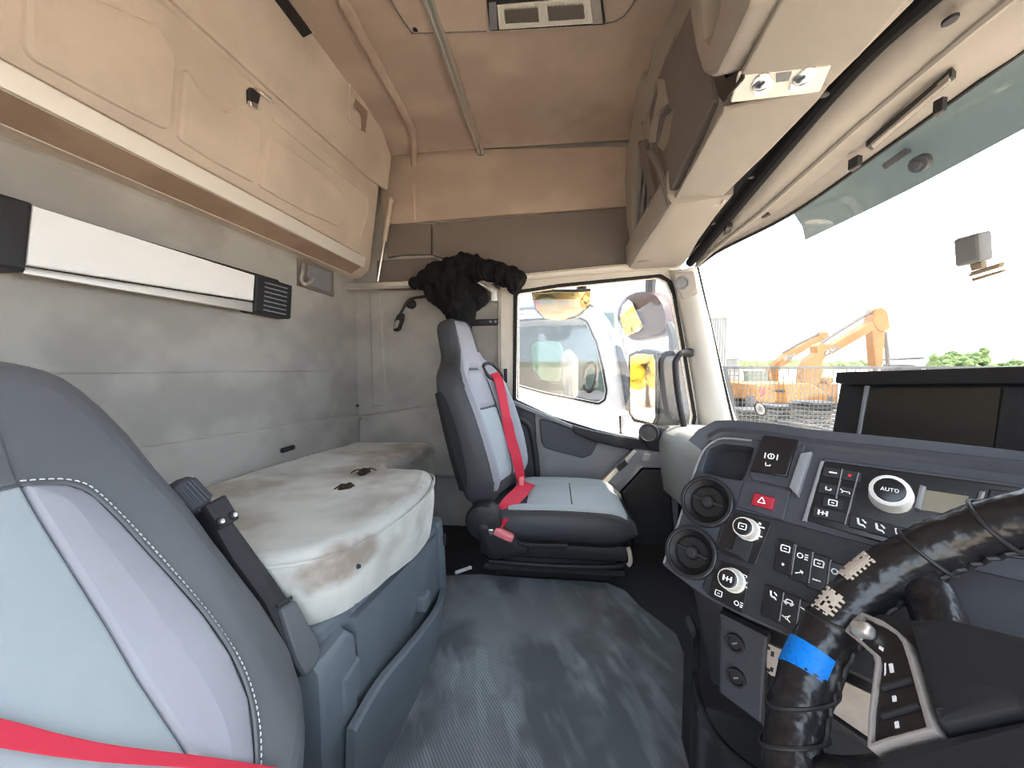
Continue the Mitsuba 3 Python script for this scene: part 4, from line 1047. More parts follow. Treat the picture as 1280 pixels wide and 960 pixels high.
def cush_patch(R, i0, i1, a, b, h=.007):
    P = np.array([[R[i][j] for j in range(a, b + 1)] for i in range(i0, i1 + 1)], float)
    n = P.shape
    for i in range(n[0]):
        for j in range(n[1]):
            P[i, j, 2] += h if 0 < i < n[0] - 1 and 0 < j < n[1] - 1 else .0005
    return shell(P, .012)


part(PS, 'cushion_centre', cush_patch(cr, 2, 11, 4, 14), M_SEATL, 50, label='lighter middle of the cushion')
part(PS, 'cushion_side', cush_patch(cr, 1, 10, 1, 4), M_SEATL, 50)
part(PS, 'cushion_side', cush_patch(cr, 1, 10, 14, 17), M_SEATL, 50)
part(PS, 'cushion_seam', tube([np.array(cr[5][j]) + [0, 0, .007] for j in range(4, 15)], .003, 6), M_SEATD)
# base
part(PS, 'base_shell', loft([[(-.30 + o, 1.57 + o, z), (.30 - o, 1.57 + o, z), (.33 - o, 1.62 + o, z), (.33 - o, 2.02 - o, z), (-.30 + o, 2.04 - o, z)] for z, o in ((.225, 0), (.20, -.005), (.165, .0), (.16, .02))]), M_BLACK, 40)
part(PS, 'suspension_skirt', loft([[(-.28 + o, 1.60 + o, z), (.28 - o, 1.60 + o, z), (.30 - o, 2.0 - o, z), (-.28 + o, 2.0 - o, z)] for z, o in ((.165, .02), (.15, .0), (.135, .015), (.12, .0), (.105, .015))]), M_SEATB, 20)
part(PS, 'foot_frame', box(-.30, .31, 1.595, 2.0, .075, .105, .01), M_BLACK)
part(PS, 'pedestal', loft([[(-.26, 1.70, z), (.26, 1.70, z), (.26, 2.0, z), (-.26, 2.0, z)] for z in (.002, .08)]), M_BLACK)
part(PS, 'side_rail', tube([(-.27, 1.585, .125), (.0, 1.575, .125), (.26, 1.58, .135), (.30, 1.60, .15)], .010, 8, 4), M_CHAR)
rc = np.array([-.285, 1.545, .315])
part(PS, 'recliner_cover', lathe(rc, (0, -1, 0), [(.075, -.05), (.078, .0), (.070, .018), (.045, .026), (0, .028)]), M_BLACK, 40, label='round black cover of the seat hinge')
part(PS, 'recliner_arm', hull(np.vstack([rc + [.0, .02, -.02] + trimesh.creation.icosphere(1).vertices * .055, np.array([-.24, 1.575, .20]) + trimesh.creation.icosphere(1).vertices * .055, np.array([-.12, 1.575, .20]) + trimesh.creation.icosphere(1).vertices * .03])), M_BLACK, 40)
part(PS, 'height_lever', tube([(0.3045,1.56,0.2291)] + [(0.3092,1.55,0.2078),(0.3129,1.55,0.1749),(0.3038,1.55,0.1577)], .009, 8, 4), M_LOCK, label='beige lever at the front of the seat base')
part(PS, 'slide_lever', tube([(-.16, 1.56, .235), (-.10, 1.545, .225), (.06, 1.55, .228)], .011, 8, 4), M_CHAR)
# belt: shoulder webbing, buckle end, lap webbing
bp = [B.front(.655, .62, .012), B.front(.60, .56, .030), B.front(.50, .50, .035), B.front(.38, .44, .035), B.front(.26, .37, .036), B.front(.14, .30, .05), np.array([-.155, 1.875, .385])]
bq = spline(bp, 6)
tw_ = np.linspace(0, 1, len(bq))
ups = np.array([B.d * math.cos(a) + B.a * math.sin(a) for a in (-.55 - .5 * np.sin(tw_ * math.pi) * (tw_ > .5))])
part(PS, 'belt', sweep(bq, rect_prof(.052, .003, .001), ups=ups), M_RED, 40, label='red belt webbing across the back')
lp = spline([(-.125, 1.93, .362), (-.135, 1.86, .372), (-.15, 1.76, .372), (-.175, 1.66, .372), (-.20, 1.585, .352), (-.235, 1.55, .30)], 6)
part(PS, 'lap_belt', sweep(lp, rect_prof(.075, .003, .001), ups=np.array([[.25, 0, 1]] * len(lp))), M_RED, 40, label='red lap belt lying on the cushion')
part(PS, 'belt_tongue', rbox((-.155, 1.865, .392), (.025, .055, .04), .008), M_PINK, label='red belt tongue')
bk = np.array((-.1982,1.53,0.2712))
part(PS, 'buckle', rbox(bk, (.085, .03, .035), .010, np.array([[.92, 0, .38], [0, 1, 0], [-.38, 0, .92]])), M_PINK, label='pinkish red belt buckle')
part(PS, 'buckle_stalk', tube([bk + [-.045, .01, .015], np.array([-.26, 1.56, .26])], .014, 8), M_BLACK)
part(PS, 'buckle_end', rbox(bk + [-.058, 0, .012], (.035, .028, .03), .008), M_STEEL)
add('paper_stub', tube([(-.4394,1.6616,0.02),(-.3772,1.7164,0.02)], .008, 8), M_INK, 30, 'white paper stub lying on the floor behind the mat', 'paper scrap')

# ---- driver's seat, close to the camera ----------------------------------------------------------------------------
DS = thing('driver_seat', 'driver seat back in two greys with white stitching, close on the left', 'seat')


def sym(P, c=.345):
    """outline of the far half mirrored about the middle of the seat"""
    P = [q for q in P if q[0] > c]
    return P + [(2 * c - a, b) for a, b in P[::-1]]


dso = [(0.4603,0.6883),(0.4945,0.6792),(0.5305,0.6617),(0.5533,0.6258),(0.5695,0.5819),(0.5821,0.5319),(0.5907,0.4588),(0.6053,0.3864),(0.6137,0.3076),(0.6429,0.1647),(0.6506,0.0577),(0.6247,-.0159),(0.5895,-.0582),(0.5502,-.098),(0.4792,-.1715)]
rim = sym(dso, .345)
L_ = 'lean'
V, F = pad_uvw(rim, .155, .06, -.155, r=.03, step=.04, seg=6)
mb = tm(V, F)
mb.merge_vertices()
mb = mb.subdivide_to_size(.014, max_iter=14)
lo_, lu_, lv_ = plane('lean')
ln_ = np.cross(lu_, lv_)


def dbulge(u, v):
    """the soft bulge of the back: raised sides, hollow middle"""
    q = np.abs(u - .345) / .27
    sm_ = lambda x: np.clip(x, 0, 1) ** 2 * (3 - 2 * np.clip(x, 0, 1))
    return .030 * sm_((q - .25) / .5) * sm_((1.15 - q) / .45) * sm_((.66 - v) / .40)


V = mb.vertices
wv = V[:, 2] + dbulge(V[:, 0], V[:, 1]) * np.clip((V[:, 2] + .08) / .08, 0, 1)
part(DS, 'backrest', tm(lo_ + V[:, :1] * lu_ + V[:, 1:2] * lv_ + wv[:, None] * ln_, mb.faces), M_SEATD, True)


def dpad(pts, h, b, base, r=.0, pil=.0):
    V, F = pad_uvw(pts, h, b, base, r=r, step=.03, seg=3)
    m = tm(V, F)
    m.merge_vertices()
    m = m.subdivide_to_size(.012, max_iter=14)
    V = m.vertices
    top = np.clip((V[:, 2] - base) / h, 0, 1)
    poly = sg.Polygon(ring_clean(pts, r))
    if pil:
        import shapely
        d = shapely.distance(shapely.boundary(poly), shapely.points(V[:, :2]))
        V[:, 2] += top * pil * (1 - np.exp(-d / .022))
    w = V[:, 2] + dbulge(V[:, 0], V[:, 1])
    return tm(lo_ + V[:, :1] * lu_ + V[:, 1:2] * lv_ + w[:, None] * ln_, m.faces)


bol = [(0.4107,0.4775),(0.4315,0.471),(0.449,0.4621),(0.46,0.4491),(0.4668,0.4335),(0.4758,0.3891),(0.4845,0.3274),(0.4936,0.2692),(0.5026,0.208),(0.5072,0.1392),(0.5013,0.0689),(0.4783,0.0012),(0.4334,-.0794),(0.4025,-.0352),(0.4252,0.054),(0.4238,0.0901),(0.4182,0.1895),(0.4168,0.2694),(0.4127,0.3694),(0.4104,0.4346)]
part(DS, 'bolster', dpad(bol, .010, .006, -.003, .004, .012), M_SEATM, True, label='lilac grey inner bolster')
part(DS, 'bolster', dpad([(.69 - a, b) for a, b in bol], .010, .006, -.003, .004, .012), M_SEATM, True)
cen = [(0.409,0.4769),(0.4093,0.4316),(0.412,0.3675),(0.4161,0.2677),(0.4174,0.1878),(0.4231,0.0886),(0.4238,0.0533),(0.4019,-.0343)]
part(DS, 'centre_panel', dpad(sym(cen), .008, .005, -.003, .0, .004), M_SEATL, True, label='light grey centre panel of the driver seat back')
upc = [(0.4094,0.4802),(0.4134,0.5127),(0.419,0.5547),(0.4246,0.6014)]
part(DS, 'shoulder_panel', dpad(sym(upc), .006, .004, -.003, .0, .003), M_SEATD, True)
pp = [(0.4097,0.479),(0.4319,0.4721),(0.4499,0.4643),(0.4617,0.451),(0.4685,0.4354),(0.4784,0.3904),(0.4875,0.327),(0.4968,0.2684),(0.5059,0.2069),(0.5106,0.1377),(0.504,0.0662),(0.4808,-.0018),(0.4396,-.076)]
pip = spline([on(L_, q, float(dbulge(np.array(q[0]), np.array(q[1]))) + .004) for q in pp], 5)
part(DS, 'piping', tube(pip, .0035, 6), M_SEATD)
stt = [(0.4122,0.4839),(0.4343,0.4785),(0.4524,0.4709),(0.4664,0.4582),(0.4748,0.4368),(0.4847,0.386),(0.4945,0.3202),(0.5046,0.252),(0.5125,0.1892),(0.5161,0.1145),(0.5062,0.0473),(0.485,-.0094),(0.4474,-.0745)]
sp = spline([on(L_, q, float(dbulge(np.array(q[0]), np.array(q[1]))) + .0015) for q in stt], 12)
sl = np.r_[0, np.cumsum(np.linalg.norm(np.diff(sp, axis=0), axis=1))]
st_ = []
for s0 in np.arange(0, sl[-1] - .006, .0085):
    st_.append(tube(np.stack([np.interp([s0, s0 + .0026, s0 + .0052], sl, sp[:, k]) for k in range(3)], 1) + ln_ * np.array([0, .0008, 0])[:, None], .0011, 5))
part(DS, 'stitching', cat(st_), M_THREAD, 30, label='row of white stitches', kind='stuff')
part(DS, 'cushion', loft(cushion_rings(-.42, .18, .335, .215, .16, .27)), M_SEATD, 40)
part(DS, 'base', loft([[(-.40 + o, .12 + o, z), (.16 - o, .12 + o, z), (.16 - o, .57 - o, z), (-.40 + o, .57 - o, z)] for z, o in ((.002, .05), (.10, .03), (.17, .03))]), M_BLACK, 40)
# armrest folded up beside the back
AM = part(DS, 'armrest', pad('lean', [(0.6217,0.3666),(0.6642,0.3683),(0.6635,0.3194),(0.6814,0.1835),(0.6877,0.127),(0.687,0.0278),(0.6778,0.0068),(0.6539,-.0005),(0.6278,0.0062),(0.63,0.0544),(0.636,0.1543),(0.6229,0.2548)], .05, .012, -.065, r=.006), M_CHAR, 40, label='folded-up dark armrest')
part(AM, 'hinge_bracket', pad('lean', [(0.617,0.3669),(0.6636,0.3703),(0.6657,0.3166),(0.6207,0.314)], .012, .004, -.017, r=.003), M_CHAR)
part(AM, 'joint_line', pad('lean', [(0.6514,0.1399),(0.6896,0.1329),(0.6893,0.1259),(0.6511,0.1333)], .004, .001, -.016), M_BLACK)
part(AM, 'end_cap', pad('lean', [(0.6503,0.1321),(0.69,0.1236),(0.6895,0.0276),(0.6818,0.0052),(0.6568,-.0031),(0.6319,0.0024),(0.6307,0.0371)], .010, .006, -.018, r=.008), mat('worn_charcoal', (.085, .095, .105), .4, .5), label='lighter worn end of the armrest')
for q in ((0.6261,0.3264), (0.6548,0.3268)):
    part(AM, 'bolt', disc('lean', q, .0085, .005, .002, -.006, 12), M_BLACK)
    part(AM, 'bolt_head', disc('lean', q, .005, .004, .001, -.003, 10), M_STEEL)
part(AM, 'spindle', pad('lean', [(0.6152,0.3726),(0.6366,0.3757),(0.6374,0.3618),(0.616,0.3591)], .02, .004, -.04, r=.002), M_STEEL)
kn = np.array(on('lean', (0.6105,0.417), -.035))
ke = np.array(on('lean', (0.6212,0.3718), -.035))
KN = part(AM, 'knob', lathe(kn, ke - kn, [(.010, -.012), (.024, -.008), (.030, .0), (.031, float(np.linalg.norm(ke - kn))), (.026, float(np.linalg.norm(ke - kn)) + .006), (0, float(np.linalg.norm(ke - kn)) + .006)], 24), M_DASH, 40, label='ribbed adjusting knob')
ax = (ke - kn) / np.linalg.norm(ke - kn)
e1 = np.cross(ax, [0, 1, 0]); e1 /= np.linalg.norm(e1); e2 = np.cross(ax, e1)
part(KN, 'ribs', cat([tube([kn + (e1 * math.cos(a) + e2 * math.sin(a)) * .030, ke + (e1 * math.cos(a) + e2 * math.sin(a)) * .0315], .0022, 5) for a in np.linspace(0, 2 * np.pi, 24, endpoint=False)]), M_DASH, kind='stuff')
# red belt across the foot of the back
dbt = spline([on(L_, q, h) for q, h in zip([(0.2674,0.2856),(0.3067,0.2227),(0.3297,0.1853),(0.361,0.1378),(0.4237,0.051),(0.4879,-.0436)], (.020, .018, .018, .020, .024, .03))], 6)
part(DS, 'belt', sweep(dbt, rect_prof(.022, .003, .001), scale=np.linspace(1, .45, len(dbt)), ups=np.array([ln_ * .8 + np.array([0, -.2, .5])] * len(dbt))), M_RED, 40, label='red belt across the driver seat')


# ---- dashboard ------------------------------------------------------------------------------------------------------
DB = thing('dashboard', 'dark dashboard turned to the driver with vents, knobs and switches', 'dashboard')
dp = lambda pts, h, b=.002, base=0., **k: pad('dash', pts, h, b, base, **k)
out = [(-.1429,-.159),(-.1391,-.1233),(-.1318,-.0752),(-.1263,-.0172),(-.1223,0.0355),(-.1178,0.0729),(-.1043,0.097),(-.0832,0.1103),(-.0312,0.1117),(0.0159,0.1116),(0.0437,0.109),(0.1557,0.1106),(0.2705,0.1115),(0.3462,0.1107),(0.3351,-.2002),(0.1751,-.2003),(0.1292,-.1963),(0.0609,-.1862),(0.0027,-.1866),(-.0542,-.1823),(-.0854,-.1756),(-.1196,-.1659)]
tray = [(-.102,0.0774),(-.0811,0.0909),(-.0283,0.0935),(-.0313,0.0639),(-.0373,0.0295),(-.0694,0.0281),(-.1057,0.0294)]
part(DB, 'panel', dp(out, .06, .0045, -.06, r=.008, holes=[(tray, .004)]), M_DASH, 40)
part(DB, 'carcass', dp(inset(ring_clean(out), .012), .14, .01, -.20), M_DASHD, 40)
part(DB, 'tray_floor', dp(inset(ring_clean(tray), -.004), .01, .001, -.054), M_CHAR, label='open storage tray')
part(DB, 'edge_line', tube([on('dash', q, .001) for q in [(-.1375,-.1554),(-.1279,-.0786),(-.1232,-.01),(-.119,0.0346),(-.1127,0.0705),(-.0987,0.0912),(-.0789,0.1027),(-.0328,0.1052)]], .0022, 6, 3), M_DASHG)
# the two round vents
for c, r in (((-.0839,-.0244), .046), ((-.0919,-.1196), .045)):
    VT = part(DB, 'round_vent', annulus('dash', np.array(c), r, r * .84, .016, .002, 0), mat('vent_ring', (.016, .017, .020), .3, .5))
    part(VT, 'bowl', lathe(on('dash', c), np.cross(*plane('dash')[1:]), [(r * .86, -.002), (r * .86, .012), (r * .80, .010), (r * .66, .004), (r * .62, .006), (r * .58, .003), (r * .28, .002), (r * .24, .007), (0, .008)], 36), mat('vent_black', (.007, .007, .008), .45, .4), 40)
    part(VT, 'vane', bar('dash', (c[0] - r * .6, c[1] + r * .1), (c[0] + r * .6, c[1] - r * .05), .004, .006, .001, .002), M_CHAR)
    part(VT, 'finger_tab', disc('dash', (c[0], c[1]), r * .2, .004, .002, .007, 16), M_CHAR)
# parking brake block, silver wedge, hazard switch card
PB = part(DB, 'brake_block', dp([(-.0126,0.1154),(0.0373,0.1151),(0.0301,0.0482),(-.0236,0.0475)], .012, .002), M_BLACKG, label='gloss black block with two white symbols')


def sym_on(parent, c, kind, s=.010, base=.0, ink=M_INK, name='symbol'):
    """small white symbols, built of bars and rings"""
    c = np.array(c, float)
    B_ = lambda x0, y0, x1, y1, w=.10: bar('dash', c + s * np.array([x0, y0]), c + s * np.array([x1, y1]), w * s * 1.6, .0006, .0001, base)
    Rg = lambda x, y, r1, r0: annulus('dash', c + s * np.array([x, y]), r1 * s, r0 * s, .0006, .0001, base, 16)
    ms = {'brake': lambda: [Rg(0, 0, .42, .28), B_(-.7, .4, -.7, -.4), B_(.7, .4, .7, -.4), B_(0, .18, 0, -.05), B_(0, -.14, 0, -.22)],
          'hook': lambda: [B_(-.3, .3, -.3, -.2), B_(-.3, -.2, .3, -.2), B_(.3, -.2, .3, .1)],
          'tri': lambda: [B_(-.5, -.4, 0, .5), B_(0, .5, .5, -.4), B_(.5, -.4, -.5, -.4)],
          'box': lambda: [B_(-.5, -.4, -.5, .4), B_(.5, -.4, .5, .4), B_(-.5, .4, .5, .4), B_(-.5, -.4, .5, -.4), B_(-.2, 0, .2, 0)],
          'lamp': lambda: [Rg(-.2, 0, .38, .24), B_(.3, .3, .7, .3), B_(.3, 0, .7, 0), B_(.3, -.3, .7, -.3)],
          'axle': lambda: [B_(-.5, 0, .5, 0), B_(-.5, .4, -.5, -.4, .16), B_(.5, .4, .5, -.4, .16), B_(0, .35, 0, -.35)],
          'fan': lambda: [Rg(0, 0, .22, .1), B_(.1, .15, .4, .5), B_(.1, -.15, .5, -.4), B_(-.2, 0, -.6, .1)],
          'seat': lambda: [B_(-.3, .5, -.15, -.2, .14), B_(-.15, -.2, .35, -.25, .14), B_(.35, -.25, .45, -.5), B_(.1, .45, .5, .1), B_(.5, .1, .35, .15)],
          'key': lambda: [Rg(.0, .25, .2, .08), B_(0, .1, 0, -.5), B_(0, -.3, .25, -.3), B_(0, -.5, .3, -.5)],
          'car': lambda: [B_(-.6, -.1, .6, -.1), B_(-.4, -.1, -.25, .3), B_(-.25, .3, .3, .3), B_(.3, .3, .45, -.1), Rg(-.3, -.25, .16, .06), Rg(.3, -.25, .16, .06)],
          'swan': lambda: [B_(-.6, .3, -.3, 0), B_(-.3, 0, .5, 0), B_(.5, 0, .5, -.3), B_(-.3, 0, -.4, -.3)],
          'dot': lambda: [disc('dash', c, .2 * s, .0006, .0001, base, 12)],
          'line': lambda: [B_(-.5, 0, .5, 0, .14)],
          'arrow': lambda: [B_(-.5, -.3, .4, .2), B_(.4, .2, .05, .3), B_(.4, .2, .3, -.1)]}[kind]()
    part(parent, name, cat(ms), ink, False)


sym_on(PB, (0.0039,0.0784), 'brake', .013, .012)
sym_on(PB, (0.0012,0.0632), 'hook', .011, .012)
part(DB, 'block_frame', dp([(-.0103,0.0505),(0.0323,0.0487),(0.0424,0.1102),(0.048,0.1097),(0.0401,0.0314),(-.0213,0.0333),(-.0285,0.0465)], .004, .002, r=.002), M_DASH)
part(DB, 'silver_wedge', dp([(0.0435,0.0918),(0.0581,0.0974),(0.0492,0.0189),(0.0356,0.0316)], .014, .003), M_DASHG, label='light grey wedge')
part(DB, 'switch_card', dp([(-.0323,0.0307),(0.0381,0.0295),(0.0339,-.0225),(-.0381,-.019)], .003, .002, r=.002), M_DASH)
HZ = part(DB, 'hazard_switch', dp([(-.0122,0.011),(0.0189,0.0094),(0.0178,-.0113),(-.0142,-.0108)], .010, .002, r=.001), M_HAZ, label='red hazard switch with a white triangle')
sym_on(HZ, (0.001,0.0004), 'tri', .011, .010, name='triangle')
# black switch field
SF = part(DB, 'switch_field', dp([(-.0528,-.0247),(0.0341,-.0237),(0.1137,-.0252),(0.2151,-.0233),(0.3416,-.0188),(0.3355,-.187),(0.1289,-.1926),(0.0604,-.182),(0.0015,-.1799),(-.0528,-.1765),(-.0647,-.1697),(-.0575,-.1058)], .004, .002, r=.003), M_DASHD, label='black field with knobs and rocker switches')
du_, dv_ = plane('dash')[1:]
dn_ = np.cross(du_, dv_)
for cfront, cbase, r, frame, tx in (((-.0272,-.0525), (-.0123,-.0532), .0165, [(-.0426,-.0304),(0.0197,-.0322),(0.0066,-.1045),(-.0526,-.104)], 'MIX'), ((-.0342,-.1399), (-.0196,-.1392), .0165, [(-.0489,-.1163),(0.0023,-.1138),(0.0019,-.1821),(-.0514,-.1771)], '(H)')):
    part(DB, 'knob_plate', dp(frame, .003, .001, .004, r=.003), M_BLACKG)
    KB = part(DB, 'silver_knob', lathe(on('dash', cbase, .006), dn_, [(r * 1.15, 0), (r * 1.15, .004), (r * 1.02, .006), (r, .026), (r * .9, .029), (r * .82, .029)], 32), M_ALUS, 40, label='silver rotary knob')
    part(KB, 'cap', lathe(on('dash', cbase, .006), dn_, [(r * .84, .02), (r * .82, .030), (r * .7, .031), (0, .031)], 28), M_BLACKG, 40)
    sym_on(KB, cbase, 'axle' if tx == '(H)' else 'box', .011, .0372)
for q, s in (((0.0011,-.0394), 'arrow'), ((0.0064,-.0431), 'line'), ((0.0052,-.0581), 'line'), ((0.0035,-.0627), 'dot'), ((-.0065,-.1249), 'swan'), ((-.003,-.1387), 'fan'), ((-.0044,-.1443), 'dot'), ((-.0367,-.167), 'box'), ((-.007,-.1703), 'lamp')):
    sym_on(DB, q, s, .010, .0072, name='printed_symbol')
for q in ([(-.0428,-.0936),(-.0356,-.0978),(-.0154,-.0998),(-.0146,-.0902)], [(-.0297,-.0957),(-.0259,-.0672),(0.0003,-.0717),(-.0039,-.1046)]):
    part(DB, 'push_button', dp(q, .004, .001, .007, r=.001), M_DASHD)


def rocker(c, w, h, k1, k2):
    c = np.array(c, float)
    R_ = part(DB, 'rocker_switch', dp(c + np.array([(-w, -h), (w, -h), (w, h), (-w, h)]) / 2, .009, .002, .004, r=.001), M_BLACKG)
    part(R_, 'side_edge', bar('dash', c + [w * .53, -h * .45], c + [w * .53, h * .45], .0016, .0096, .0004, .004), M_DASHG)
    if k1: sym_on(R_, c + [0, h * .24], k1, .011, .013)
    if k2: sym_on(R_, c + [0, -h * .24], k2, .010, .013)


for c, a, b in (((0.044,-.0777), 'box', 'dot'), ((0.0655,-.0812), 'lamp', 'arrow'), ((0.0864,-.0843), 'box', 'line'), ((0.1071,-.0885), 'lamp', None), ((0.1266,-.0914), 'axle', 'dot')):
    rocker(c, .0235, .050, a, b)
for c, a, b in (((0.0375,-.1493), 'seat', None), ((0.0582,-.1504), 'car', 'fan'), ((0.0789,-.1521), 'fan', 'key'), ((0.0993,-.1533), 'car', 'box')):
    rocker(c, .0245, .046, a, b)
# climate unit
CU = part(DB, 'climate_unit', dp([(0.0741,0.0853),(0.1653,0.0893),(0.2766,0.0913),(0.2766,0.0058),(0.1638,-.0191),(0.0635,-.0133)], .004, .002, r=.002), M_BLACKG, label='black climate unit with a dial and a small display')
part(CU, 'left_trim', dp([(0.0699,0.0858),(0.0749,0.0868),(0.0638,-.0158),(0.0577,-.0164)], .007, .002), M_DASHG)
part(CU, 'top_trim', dp([(0.0733,0.092),(0.2766,0.0954),(0.2766,0.0903),(0.0739,0.0866)], .004, .002), M_DASH)
for q, k in (((0.0878,0.0689), 'line'), ((0.108,0.0689), None), ((0.0851,0.0421), 'hook'), ((0.1052,0.0428), 'swan'), ((0.0925,0.0218), 'box'), ((0.0823,0.0031), 'axle'), ((0.101,0.0031), None)):
    q = np.array(q)
    b_ = part(CU, 'button', dp(q + np.array([(-.0125, -.008), (.0125, -.008), (.0125, .008), (-.0125, .008)]), .004, .001, .004, r=.001), M_DASHD)
    if k: sym_on(b_, q, k, .010, .008)
for a, b in (((0.0987,0.0772), (0.0956,0.0289)), ((0.1178,0.075), (0.1093,-.0064))):
    part(CU, 'divider', bar('dash', a, b, .0016, .006, .0005, .004), M_DASHG)
part(CU, 'warning_light', disc('dash', (0.108,0.0689), .0022, .001, .0003, .008, 10), M_LED)
ac = np.array((0.1545,0.0497))
AK = part(CU, 'temperature_dial', lathe(on('dash', ac, .004), dn_, [(.0245, 0), (.0235, .010), (.0225, .028), (.0215, .034), (.018, .036), (.016, .036)], 36), mat('dial_white', (.72, .71, .68), .4, .5), 40, label='white temperature dial')
part(AK, 'cap', lathe(on('dash', ac, .004), dn_, [(.0165, .03), (.0165, .0365), (.015, .0375), (0, .0375)], 30), M_BLACKG, 40)
part(AK, 'lettering', text_on('dash', ac, 'AUTO', .0048, .0006, .0414, True), M_INK, False)
LC = part(CU, 'display', dp([(0.1877,0.067),(0.2266,0.0683),(0.223,0.0396),(0.1846,0.0379)], .003, .001, .004), M_LCD, label='small brown liquid crystal display')
part(CU, 'display_trim', dp([(0.1821,0.072),(0.1883,0.0701),(0.1846,0.0363),(0.1784,0.0378)], .010, .003, .004), M_DASHG)
part(CU, 'display_trim', dp([(0.2345,0.0763),(0.2398,0.0766),(0.2358,0.0471),(0.2298,0.0495)], .010, .003, .004), M_DASHG)
for q, k in (((0.1261,0.0013), 'seat'), ((0.1459,0), 'seat'), ((0.1658,-.0008), 'seat'), ((0.1835,-.0014), 'seat'), ((0.1997,-.0022), 'seat')):
    q = np.array(q)
    b_ = part(CU, 'air_button', dp(q + np.array([(-.0125, -.0095), (.0125, -.0095), (.0125, .0095), (-.0125, .0095)]), .005, .001, .004, r=.001), M_DASHD)
    sym_on(b_, q, k, .012, .009)
part(DB, 'red_light', disc('dash', (0.2578,0.0741), .006, .004, .002, .004, 14), M_LED, label='small round red light')
part(DB, 'end_card', dp([(0.243,0.0828),(0.2676,0.0839),(0.2599,0.0483),(0.2384,0.052)], .006, .002, r=.002), M_DASHD)

# upper edge of the panel and the dash top running to the windscreen
te = np.array([on('dash', q, -.004) for q in [(-.1178,0.0729),(-.1043,0.097),(-.0832,0.1103),(-.0312,0.1117),(0.0159,0.1116),(0.0437,0.109),(0.1557,0.1106),(0.2705,0.1115),(0.3462,0.1107),(0.4062,0.111)]])
tb = np.array([(.80, 1.96, .60), (.86, 1.90, .615), (.93, 1.80, .63), (1.01, 1.62, .636), (1.06, 1.42, .638), (1.085, 1.25, .636), (1.10, 1.05, .634), (1.10, .75, .636), (1.08, .4, .63), (1.0, .0, .62)])
te_, tb_ = resamp(spline(te, 4), 24), resamp(spline(tb, 4), 24)
P_ = np.array([te_ + (tb_ - te_) * s + np.array([0, 0, .012 * math.sin(s * math.pi)]) for s in np.linspace(0, 1, 7)])
part(DB, 'upper_cover', shell(P_[:3], .03), M_DASH, 40)
part(DB, 'windscreen_sill', shell(P_[2:], .03), mat('sunlit_sill_plastic', (.46, .47, .46), .6, .4), 40, label='dash top under the windscreen, paled for the sunlight on it')  # light grey plastic, paled here to carry the sunlight on the far strip
part(DB, 'top_lip', tube(te_[1:] + [.004, .004, .004], .012, 8), M_DASH)
part(DB, 'windscreen_duct', tube([q + np.array([-.04, -.02, .02]) for q in tb_[6:18]], .012, 8), M_CHAR)
# passenger side of the dash: soft rounded end and dark side
pe = []
for s, (x, z) in enumerate([(.60, .30), (.57, .48), (.565, .56), (.585, .615), (.64, .645), (.74, .652), (.90, .645)]):
    pe.append([(x + .10 - .16 * t + .07 * abs(t - .35), 1.30 + .78 * t, z - .012 * (1 - t)) for t in np.linspace(0, 1, 8)])
part(DB, 'passenger_end', shell(np.array(pe), .03), M_DASHL, 50, label='pale grey rounded dash end at the passenger door')
part(DB, 'passenger_knee_panel', hull([(x, y, z) for x, y, z in ((.66, 1.25, .02), (.66, 2.06, .02), (.64, 2.05, .50), (.70, 1.25, .50), (.95, 1.25, .02), (.95, 2.06, .02), (.95, 2.05, .55), (.95, 1.25, .55))]), M_DASHD, 40)

# ---- lower console --------------------------------------------------------------------------------------------------
LC_ = thing('lower_console', 'dark lower console with two sockets under the dashboard', 'console')
lp_ = lambda pts, h, b=.002, base=0., **k: pad('low', pts, h, b, base, **k)
part(LC_, 'side_column', lp_([(-.1576,0.0052),(-.0907,0.0023),(-.0794,-.173),(-.1016,-.1776),(-.1284,-.0935)], .10, .01, -.12), M_DASHD, 40)
part(LC_, 'socket_panel', lp_([(-.0921,-.0189),(-.0067,-.0229),(-.0076,-.087),(-.0064,-.1827),(-.081,-.1709)], .02, .006, -.02, r=.004), M_DASH, 40, label='grey panel with two round sockets')
part(LC_, 'back_plate', lp_([(-.0815,-.0217),(0.3527,-.0172),(0.3551,-.1034),(0.1147,-.2148),(-.0214,-.1902)], .02, .002, -.09), M_BLACK)
for c in ((-.058,-.0606), (-.0516,-.1222)):
    SO = part(LC_, 'socket', annulus('low', np.array(c), .0165, .0125, .008, .001, 0), M_CHAR)
    part(SO, 'lid', disc('low', c, .0125, .005, .002, 0), M_BLACK)
    part(SO, 'symbol', bar('low', (c[0] - .004, c[1] - .003), (c[0] + .004, c[1] + .003), .003, .0008, .0001, .005), M_DASHG)
BR = part(LC_, 'radio_bracket', lp_([(-.0094,-.0389),(-.0045,-.0376),(0.0247,-.0372),(0.0147,-.0879),(0.0002,-.091),(-.0063,-.0877)], .006, .001, -.012), M_GALV, label='bare metal bracket with slots')
for q in ([(-.0013,-.0474),(0.0036,-.0475),(0.003,-.0565),(-.002,-.0564)], [(-.0008,-.0758),(0.0042,-.0758),(0.0034,-.0834),(-.0015,-.0835)]):
    part(BR, 'slot', lp_(q, .001, .0002, -.006), M_BLACK)
for c in ((-.0059,-.0449), (-.004,-.0835)):
    part(BR, 'rivet', disc('low', c, .003, .002, .001, -.006, 10), M_BLACK)
part(LC_, 'slot_frame', lp_([(-.0237,-.0377),(-.0094,-.0389),(-.0024,-.187),(-.0144,-.1781)], .01, .003, -.012), M_CHAR)
